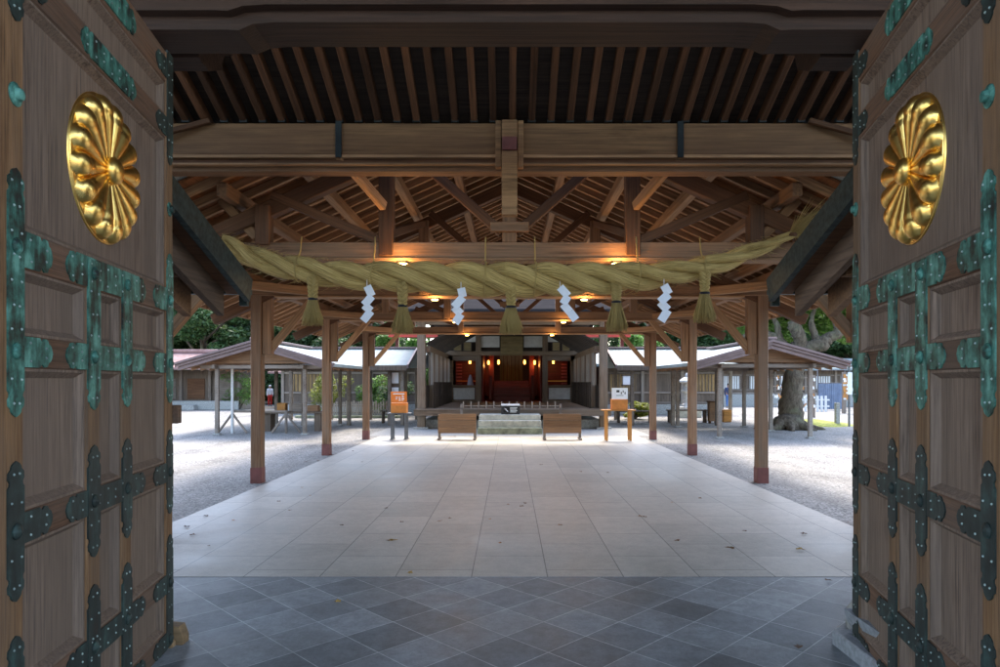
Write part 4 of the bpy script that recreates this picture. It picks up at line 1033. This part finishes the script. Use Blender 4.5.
# ------------------------------------------------------------------ right hand far things
t = thing('sheet_fence', 'blue-grey sheet panel on a pipe frame at the far right', 'fence', (18.3, 38, 0))
pts = []
n = 40
for k in range(n + 1):
    pts.append((17.6 + k * 1.42 / n, 38 + .03 * math.sin(k * 1.9)))
for k in range(n, -1, -1): pts.append((17.6 + k * 1.42 / n, 38.02 + .03 * math.sin(k * 1.9)))
prism(t, 'sheet', pts, .05, 1.52, 'blue_panel', 'Z')
link('pipe_frame', tube_mesh([[((17.55, 38, 0), .025), ((17.55, 38, 2.3), .025)], [((19.1, 38, 0), .025), ((19.1, 38, 2.3), .025)], [((17.55, 38, 2.28), .022), ((19.1, 38, 2.28), .022)], [((17.55, 38, 1.54), .022), ((19.1, 38, 1.54), .022)]], 8), 'steel', t)
t = thing('plaque_post', 'post covered with small orange and white plaques by the far sheet fence', 'post', (16.8, 34, 0))
beam(t, 'post', (17.05, 34, 0), (17.05, 34, 2.1), .16, .16, 'old')
rn = random.Random(4)
for k in range(26):
    z = .7 + (k // 2) * .1; x = 17.05 + (-.09 if k % 2 else .05) + rn.uniform(-.02, .02)
    o = box(t, 'plaque', (x, 33.88 - .01 * (k % 3), z), (x + .13, 33.9 - .01 * (k % 3), z + .09), rn.choice(['honey', 'white', 'honey', 'dull_white']), .002)
t = thing('notice_stand', 'tall pale notice board on two posts at the right gate door', 'notice board', (12.2, 24, 0))
for x in (12.22, 12.5): beam(t, 'post', (x, 24, 0), (x, 24, 2.15), .06, .06, 'steel')
box(t, 'notice_panel', (12.14, 23.93, 1.15), (12.58, 23.965, 1.95), 'white', .006); box(t, 'cap', (12.1, 23.9, 2.15), (12.62, 24.1, 2.2), 'old', .005)
t = thing('stone_marker', 'short grey stone post on the mossy mound', 'stone post', (12.05, 24.3, 0))
box(t, 'marker', (11.9, 24.3, 0), (12.05, 24.45, .85), 'stone', .015)
t = thing('fortune_rack', 'rack tied with orange and white paper slips behind the gnarled trunk', 'rack', (12.4, 30, 0))
for x in (11.7, 13.7): beam(t, 'rack_post', (x, 30, 0), (x, 30, 1.9), .08, .08, 'old')
for z in (.6, 1.0, 1.4, 1.8): beam(t, 'rack_rail', (11.6, 30, z), (13.8, 30, z), .03, .03, 'old')
slip = {}
for mt in ('white', 'honey'):
    bm = bmesh.new(); addbox(bm, (-.022, -.012, -.05), (.022, .012, .05)); slip[mt] = bm_mesh(bm)
for k in range(96):
    mt = 'white' if k % 2 else 'honey'
    link('paper_slip', slip[mt], mt, t, Matrix.Translation((rn.uniform(11.7, 13.7), 29.93 + rn.uniform(-.03, .02), rn.choice((.6, 1.0, 1.4, 1.8)) + rn.uniform(-.1, .03))) @ Matrix.Rotation(rn.uniform(-.3, .3), 4, 'Y') @ Matrix.Scale(rn.uniform(.8, 1.5), 4))
t = thing('white_picket_fence', 'low white picket fence right of the gnarled trunk', 'fence', (15.5, 36, 0))
multi(t, 'pickets', [((14.6 + k * .22, 36, 0), (14.72 + k * .22, 36.04, .85)) for k in range(12)], 'dull_white', .004)
for z in (.25, .6): box(t, 'rail', (14.55, 36.045, z), (17.3, 36.08, z + .07), 'dull_white', .003)

# ------------------------------------------------------------------ people
def skin_mesh(pts, edges, rad):
    me = bpy.data.meshes.new('figure'); me.from_pydata([tuple(p) for p in pts], edges, [])
    o = bpy.data.objects.new('tmp_figure', me); C.objects.link(o)
    m = o.modifiers.new('Skin', 'SKIN'); me.skin_vertices
    for i, r in enumerate(rad): me.skin_vertices[0].data[i].radius = (r, r) if not isinstance(r, tuple) else r
    me.skin_vertices[0].data[0].use_root = True
    s_ = o.modifiers.new('Sub', 'SUBSURF'); s_.levels = s_.render_levels = 2
    dg = bpy.context.evaluated_depsgraph_get(); dg.update()
    ev = o.evaluated_get(dg); out = bpy.data.meshes.new_from_object(ev)
    bpy.data.objects.remove(o); bpy.data.meshes.remove(me)
    for p in out.polygons: p.use_smooth = True
    return out
def person(loc, h, label, top, bottom, hat, face):
    t = thing('person', label, 'person', loc, face)
    k = h / 1.7
    P = [(0, 0, .92), (0, 0, 1.12), (0, 0, 1.36), (0, 0, 1.46), (0, -.01, 1.53), (0, -.02, 1.60), (0, -.01, 1.67),
         (-.18, 0, 1.37), (-.22, .03, 1.1), (-.2, -.08, .86), (-.19, -.11, .77), (.18, 0, 1.37), (.22, .03, 1.1), (.2, -.08, .86), (.19, -.11, .77),
         (-.09, 0, .84), (-.1, -.06, .48), (-.1, .02, .09), (-.1, -.13, .03), (.09, 0, .84), (.1, .06, .48), (.1, .14, .09), (.1, .0, .03)]
    E = [(0, 1), (1, 2), (2, 3), (3, 4), (4, 5), (5, 6), (2, 7), (7, 8), (8, 9), (9, 10), (2, 11), (11, 12), (12, 13), (13, 14), (0, 15), (15, 16), (16, 17), (17, 18), (0, 19), (19, 20), (20, 21), (21, 22)]
    rd = [.14, .13, .15, .055, .075, .095, .07, .06, .045, .032, .035, .06, .045, .032, .035, .095, .06, .042, .035, .095, .06, .042, .035]
    me = skin_mesh([Vector(p) * k for p in P], E, [r * k for r in rd]); link('body', me, 'skin', t, None, True)
    cl = skin_mesh([Vector(P[i]) * k for i in (1, 0, 2, 3, 7, 8, 9, 11, 12, 13)], [(0, 1), (0, 2), (2, 3), (2, 4), (4, 5), (5, 6), (2, 7), (7, 8), (8, 9)], [q * k for q in (.155, .165, .175, .065, .08, .062, .05, .08, .062, .05)])
    link('jacket', cl, top, t, None, True)
    tr = skin_mesh([Vector(P[i]) * k for i in (0, 15, 16, 17, 19, 20, 21)], [(0, 1), (1, 2), (2, 3), (0, 4), (4, 5), (5, 6)], [q * k for q in (.15, .11, .078, .06, .11, .078, .06)])
    link('trousers', tr, bottom, t, None, True)
    bm = bmesh.new(); lathe_into(bm, [(.088, 0), (.1, .04), (.098, .08), (.07, .13), (.01, .15)], seg=14)
    link('hat' if hat == 'white' else 'hair', bm_mesh(bm), hat, t, Matrix.Translation(Vector((0, .015, 1.585)) * k) @ Matrix.Scale(k, 4), True, True)
    for i, sx in enumerate((-1, 1)):
        box(t, 'shoe', ((sx * .1 - .045) * k, -.18 * k + (.14 * k if sx > 0 else 0), 0), ((sx * .1 + .045) * k, .06 * k + (.14 * k if sx > 0 else 0), .07 * k), 'shoe', .02 * k, True)
person((-15.8, 44.0, 0), 1.38, 'person in white top and white hat with red trousers beyond the left shelter', 'white', 'red', 'white', 0.4)
person((13.62, 41.5, 0), 1.5, 'person in navy jacket and blue jeans walking on the far right gravel', 'navy', 'jeans', 'hair', 2.9)

# ------------------------------------------------------------------ trees
def leaves_mesh(clumps, n, size, rng, flat=.6):
    """clumps: (centre, radius xyz); n leaves spread over clump shells, each a small bent quad"""
    w = np.array([c[1][0] * c[1][1] * c[1][2] for c in clumps]) ** .66; w = w / w.sum()
    idx = rng.choice(len(clumps), n, p=w)
    cen = np.array([c[0] for c in clumps])[idx]; rad = np.array([c[1] for c in clumps])[idx]
    d = rng.normal(size=(n, 3)); d /= np.linalg.norm(d, axis=1)[:, None]
    rr = rng.uniform(.35, 1.05, (n, 1)) ** .5
    P = cen + d * rad * rr
    a = rng.normal(size=(n, 3)); a[:, 2] *= flat; a /= np.linalg.norm(a, axis=1)[:, None]
    b = np.cross(a, rng.normal(size=(n, 3)) * .5 + d * .4 + np.array([0, 0, .9])); b /= np.linalg.norm(b, axis=1)[:, None] + 1e-9
    s = size * rng.uniform(.6, 1.3, (n, 1))
    V = np.empty((n, 4, 3)); V[:, 0] = P - a * s; V[:, 1] = P - b * s * .45; V[:, 2] = P + a * s; V[:, 3] = P + b * s * .45
    me = bpy.data.meshes.new('leaves')
    me.vertices.add(n * 4); me.vertices.foreach_set('co', V.ravel())
    me.loops.add(n * 4); me.loops.foreach_set('vertex_index', np.arange(n * 4, dtype=np.int32))
    me.polygons.add(n); me.polygons.foreach_set('loop_start', np.arange(0, n * 4, 4, dtype=np.int32))
    me.update(calc_edges=True); me.validate(); return me
def make_tree(h, rw, seed, nclump=26, nleaf=9000, size=.17, low=.25, mat='leaf', name='evergreen_tree'):
    rng = np.random.default_rng(seed); rn = random.Random(seed)
    root = thing(name, 'tmp', 'tree')
    cl = []
    for k in range(nclump):
        z = h * (low + (1 - low) * rn.random() ** .8) ; f = math.sin(math.pi * min(1, max(.12, (z / h - low + .12) / (1.05 - low)))) ** .6
        a = rn.uniform(0, 6.28); q = rw * f * math.sqrt(rn.random())
        r = rn.uniform(.16, .3) * rw
        cl.append(((q * math.cos(a), q * math.sin(a), z - r * .4), (r * 1.2, r * 1.2, r * .8)))
    link('crown', leaves_mesh(cl, nleaf, size, rng), mat, root, None, True)
    paths = [[((0, 0, -.1), h * .035), ((rn.uniform(-.1, .1), 0, h * .3), h * .026), ((rn.uniform(-.3, .3), rn.uniform(-.3, .3), h * .85), h * .008)]]
    for c in cl[::3]:
        z0 = h * rn.uniform(.2, .5); paths.append([((0, 0, z0), h * .012), ((c[0][0] * .5, c[0][1] * .5, (z0 + c[0][2]) / 2 + .2), h * .008), (c[0], h * .003)])
    link('trunk', tube_mesh(paths, 8), 'bark', root, None, True)
    return root
protos = [make_tree(9.5, 3.6, 11, 48, 26000, .17, .06), make_tree(7.5, 3.2, 12, 42, 22000, .16, .06), make_tree(11.5, 4.2, 13, 54, 28000, .19, .06), make_tree(5.0, 2.4, 14, 26, 14000, .13, .08, 'leaf_light')]
spots = [(-26, 50, 2, 1, 'outermost left, partly behind the door'), (-21.5, 47, 0, 1, ''), (-17.5, 50, 0, 1.1, ''), (-13.6, 47.5, 1, 1, ''), (-10.5, 52, 1, .9, ''), (-8.2, 45, 3, .95, ''), (-6.8, 49, 3, .95, ''),
         (-29, 57, 2, 1.1, ''), (-23, 57, 2, 1.2, ''), (-17, 59, 2, 1.1, ''), (-12, 58, 0, .9, ''),
         (8.2, 45, 3, .95, ''), (10.5, 49, 3, 1.1, ''), (13.5, 52, 1, 1, ''), (17, 50, 0, 1.0, ''), (21, 52, 0, 1.1, ''), (25.5, 49, 2, .95, ''), (29, 54, 2, 1.1, ''), (23, 58, 2, 1.15, ''), (17.5, 60, 2, 1.0, ''), (31, 44, 0, 1.0, ''), (-31, 46, 0, 1, '')]
names = ['tall evergreen tree', 'rounded evergreen tree', 'towering evergreen tree', 'small light-green tree']
spots.sort(key=lambda s: s[0])
used = set(); li = 0; ri = 0
where_l = ['at the far left edge behind the gate door', 'behind the gate door on the left', 'behind the left roofed wall', 'above the far small shrine', 'above the nearer russet roof', 'left of the left shelter roof', 'directly above the left shelter', 'between the left shelter and first pillar', 'behind the first left pillar', 'right of the first left pillar', 'behind the second left pillar', 'above the left corridor roof', 'beside the left vermilion eave']
where_r = ['beside the right vermilion eave', 'above the right corridor roof', 'behind the second right pillar', 'left of the right shelter roof', 'directly above the right shelter', 'behind the gnarled tree\'s fork', 'right behind the gnarled tree', 'above the blue-grey sheet fence', 'behind the notice stand', 'behind the right roofed wall', 'at the far right behind the gate door']
for (x, y, k, sc, _) in spots:
    lab = (where_l[li] if x < 0 else where_r[ri])
    if x < 0: li += 1
    else: ri += 1
    src = protos[k]
    if k in used:
        r_ = src.copy(); C.objects.link(r_)
        for ch in src.children:
            c = ch.copy(); C.objects.link(c); c.parent = r_; c.matrix_basis = ch.matrix_basis.copy()
    else: r_ = src; used.add(k)
    r_.matrix_basis = Matrix.Translation((x, y, 0)) @ Matrix.Rotation(x * 1.7 + y, 4, 'Z') @ Matrix.Scale(sc, 4)
    r_['label'] = names[k] + ' ' + lab; r_['group'] = 'trees behind the precinct'; r_['category'] = 'tree'
# far wooded rise
rng = np.random.default_rng(3); cl = []
for k in range(150):
    a = -60 + 120 * k / 149
    if abs(a) < 10: continue
    for q in range(2):
        cl.append(((a + rng.uniform(-1, 1), 66 + rng.uniform(-2, 3), rng.uniform(1, 10)), (3.4, 2.2, 2.8)))
o = link('distant_woods', leaves_mesh(cl, 110000, .4, rng), 'leaf'); tag(o, 'dark distant woodland closing the view behind the trees', 'woods', None, 'stuff')
# shrubs
def shrub(x, y, r, h, mat, label, seed, n=2500, s=.06):
    rng = np.random.default_rng(seed); rn = random.Random(seed)
    t = thing('shrub', label, 'shrub', (x, y, 0))
    cl = [((rn.uniform(-r, r) * .7, rn.uniform(-r, r) * .5, h * rn.uniform(.25, .95)), (r * .38, r * .38, h * .16)) for _ in range(12)]
    link('foliage', leaves_mesh(cl, n, s, rng), mat, t, None, True)
    link('stem', tube_mesh([[((0, 0, 0), .04), ((c[0][0] * .5, c[0][1] * .5, c[0][2] * .6), .02), (c[0], .006)] for c in cl[:7]], 6), 'bark', t, None, True)
shrub(-8.3, 30.6, 1.0, 1.9, 'leaf_yel', 'yellow-green shrub right of the left shelter', 21)
shrub(-6.6, 31.2, .9, 1.8, 'leaf_light', 'light green shrub behind the pale picket fence', 22)
shrub(-5.2, 30.6, .8, 1.6, 'leaf', 'dark green shrub near the left notice board', 23)
shrub(-15.6, 38.5, 1.2, 2.0, 'leaf_light', 'green shrub beside the left shrine, seen through the rack', 24)
shrub(-12.0, 37.0, .7, 1.5, 'leaf', 'dark shrub behind the left shelter posts', 25)
shrub(5.4, 28.8, .6, .7, 'leaf_yel', 'low yellow-green shrub under the right corridor', 26)
# gnarled tree on the right
gn = thing('gnarled_tree', 'old gnarled tree with thick knobbly limbs behind the right shelter', 'tree', (9.35, 22.6, 0))
rn = random.Random(8); Yg = 22.8
def G(x, y, d=0): return px(x, y, Yg + d)
P_ = [[(Vector((9.45, 22.6, -.05)), .62), (G(791, 425), .47), (G(791, 410), .38), (G(792, 390), .33), (G(795, 368), .31), (G(799, 352), .33), (G(800, 345), .3)],
      [(G(798, 358), .3), (G(785, 348), .2), (G(776, 338, .2), .15), (G(762, 333, .4), .13), (G(748, 336, .6), .09), (G(735, 340, .8), .05)],
      [(G(799, 352), .26), (G(800, 340, -.2), .2), (G(797, 330, -.3), .22), (G(792, 325, -.3), .18), (G(789, 322, -.3), .05)],
      [(G(801, 352), .3), (G(812, 346, -.1), .22), (G(822, 345, -.2), .24), (G(828, 338, -.2), .19), (G(838, 334, -.3), .15), (G(850, 328, -.3), .14), (G(862, 318, -.4), .1)],
      [(G(822, 345, -.2), .16), (G(815, 336, 0), .12), (G(811, 322, 0), .09), (G(814, 308, .2), .06), (G(818, 295, .2), .04)],
      [(G(780, 343, .1), .13), (G(777, 325, .2), .09), (G(770, 312, .3), .06), (G(765, 300, .3), .03)],
      [(G(838, 334, -.3), .1), (G(834, 320, -.2), .08), (G(838, 308), .06), (G(845, 296), .03)]]
for k in range(9):
    a = k * .7 + .3; P_.append([(Vector((9.45, 22.6, .28)), .26), (Vector((9.45 + math.cos(a) * .62, 22.6 + math.sin(a) * .55, .09)), .14), (Vector((9.45 + math.cos(a) * 1.15, 22.6 + math.sin(a) * 1.0, .0)), .05)])
Pf = []
for pth in P_:
    out = []
    for i in range(len(pth) - 1):
        for q in range(5):
            u = q / 5; out.append((pth[i][0].lerp(pth[i + 1][0], u) + Vector((rn.uniform(-.02, .02), rn.uniform(-.02, .02), rn.uniform(-.02, .02))), (pth[i][1] * (1 - u) + pth[i + 1][1] * u) * rn.uniform(.93, 1.1)))
    out.append(pth[-1]); Pf.append(out)
link('trunk', tube_mesh(Pf, 14, False, .07, rn), 'bark', gn)
rng = np.random.default_rng(9); cl = []
for (x, y, d, r) in ((745, 318, 1, .7), (760, 308, .6, .7), (775, 300, 1, .8), (790, 305, 1.5, .8), (805, 298, 1, .9), (822, 302, .8, .8), (838, 298, 0, .9), (850, 310, .5, .6), (770, 322, 1.6, .45), (830, 320, 1.5, .5), (755, 328, 1.2, .45), (860, 300, 0, .9), (790, 285, 0, 1.2), (820, 280, 0, 1.3), (850, 280, 0, 1.2), (760, 285, 0, 1.1), (735, 305, 1, .6), (844, 322, .3, .35), (752, 312, 2, .8), (782, 316, 2.2, .7), (806, 316, 2.4, .8), (826, 330, 2.2, .6), (765, 330, 2.4, .5), (845, 312, 2, .8), (790, 335, 2.8, .5), (745, 325, 2.8, .6), (815, 322, 3, .7), (850, 335, 3, .6), (775, 322, 3, .7), (832, 308, 2.6, .8), (760, 310, 3, .9), (800, 308, 3, .9)):
    cl.append((tuple(G(x, y, d)), (r, r, r * .6)))
link('crown', leaves_mesh(cl, 40000, .085, rng), 'leaf_light', gn)
# moss mound
bm = bmesh.new(); bmesh.ops.create_grid(bm, x_segments=40, y_segments=30, size=1)
for v in bm.verts:
    r = math.hypot(v.co.x, v.co.y); v.co = Vector((11.3 + v.co.x * 1.7, 25.3 + v.co.y * 1.7, -.02 + max(0, 1 - r * r) * .2 + .02 * math.sin(v.co.x * 9) * math.cos(v.co.y * 7)))
o = link('moss_mound', bm_mesh(bm), plain('moss', (.26, .28, .05), .95, nscale=9, amt=.5, bmp=.8), None, None, False, True); tag(o, 'yellow-green mossy grass patch right of the gnarled tree', 'moss', None, 'stuff')

# ------------------------------------------------------------------ fallen leaves
def leaf_mesh(sz, seed):
    rn = random.Random(seed); n = 10; pts = []
    for k in range(n):
        a = 2 * math.pi * k / n; r = sz * (1 if k % 2 else .55) * rn.uniform(.7, 1.1) * (1.3 if k in (0, 1) else 1)
        pts.append((r * math.cos(a), r * math.sin(a) * .7, .004 + rn.uniform(0, sz * .3)))
    me = bpy.data.meshes.new('leaf'); me.from_pydata([(0, 0, .006)] + pts, [], [(0, 1 + k, 1 + (k + 1) % n) for k in range(n)])
    return me
LM = [leaf_mesh(.045, s_) for s_ in range(5)]
lp = [(390, 543), (500, 545), (187, 529), (290, 512), (310, 497), (305, 463), (318, 462), (279, 503), (302, 489), (233, 522), (440, 523), (525, 505), (522, 508), (490, 521), (508, 506), (541, 466), (581, 473), (608, 474), (672, 504), (640, 518), (677, 543), (745, 533), (804, 536), (645, 519), (353, 452), (362, 463), (206, 518), (193, 537), (209, 548), (828, 583), (386, 510), (342, 527), (450, 520), (402, 524), (560, 527), (700, 500), (455, 437)]
for i, (x, y) in enumerate(lp):
    Y = H * F / (y - CY); me = LM[i % 5].copy()
    o = link('fallen_leaf', me, 'leaf_brown', None, Matrix.Translation(((x - CX) / F * Y, Y, .018)) @ Matrix.Rotation(i * 1.3, 4, 'Z') @ Matrix.Scale(random.Random(i).uniform(.6, 1.1), 4))
    tag(o, 'small brown fallen leaf on the pale granite paving', 'leaf', 'fallen brown leaves on the paving')
for x, y, s_, lab, mt in ((338, 605, 1.0, 'yellow fallen leaf on the dark diamond slabs, left of centre', 'leaf_yellow'), (731, 551, 1.2, 'curled dark brown leaf on the pale paving, right of centre', 'leaf_brown'), (801, 552, 1.2, 'tan fallen leaf near the right edge of the paving', 'leaf_yellow'), (410, 576, .9, 'pale yellow leaf on the border strip between the two pavings', 'leaf_yellow'), (799, 651, 1.0, 'thin dry leaf on the dark slabs near the stone socket', 'leaf_brown'), (393, 543, 1.2, 'green-yellow leaf at the front of the pale paving, left of centre', 'leaf_yellow')):
    Y = H * F / (y - CY); me = LM[int(x) % 5].copy()
    o = link('fallen_leaf', me, mt, None, Matrix.Translation(((x - CX) / F * Y, Y, .02)) @ Matrix.Rotation(x, 4, 'Z') @ Matrix.Scale(s_, 4)); tag(o, lab, 'leaf')

# ------------------------------------------------------------------ camera, sky, sun
sc = bpy.context.scene
cam = bpy.data.cameras.new('camera'); co = bpy.data.objects.new('camera', cam); C.objects.link(co)
co.location = (0, 0, H); co.rotation_euler = (R(90), 0, 0)
cam.sensor_width = 36; cam.lens = F * 36 / 1000; cam.clip_start = .05; cam.clip_end = 2000
cam.shift_x = (500 - CX) / 1000; cam.shift_y = (CY - 333.5) / 1000
sc.camera = co
w = bpy.data.worlds.new('World'); sc.world = w; w.use_nodes = True
nt = w.node_tree; bg = nt.nodes['Background']
sky = nt.nodes.new('ShaderNodeTexSky'); sky.sky_type = 'NISHITA'; sky.sun_disc = False
EL, AZ = 58, 12            # sun elevation, azimuth clockwise from +Y
sky.sun_elevation = R(EL); sky.sun_rotation = R(AZ); sky.air_density = 1.0; sky.dust_density = 2.0; sky.ozone_density = 0.0
nt.links.new(sky.outputs[0], bg.inputs[0]); bg.inputs[1].default_value = .15
sd = bpy.data.lights.new('sun', 'SUN'); sd.energy = .65; sd.angle = R(14); sd.color = (1, .93, .8)
so = bpy.data.objects.new('sun', sd); C.objects.link(so)
dv = Vector((math.sin(R(AZ)) * math.cos(R(EL)), math.cos(R(AZ)) * math.cos(R(EL)), math.sin(R(EL))))
so.rotation_euler = dv.to_track_quat('Z', 'Y').to_euler(); so.location = (0, 0, 30)
sc.view_settings.view_transform = 'Standard'; sc.view_settings.look = 'None'; sc.view_settings.gamma = 1
sc.view_settings.exposure = 2.7
cy = sc.cycles; cy.use_denoising = True; cy.max_bounces = 8; cy.diffuse_bounces = 5; cy.sample_clamp_indirect = 8
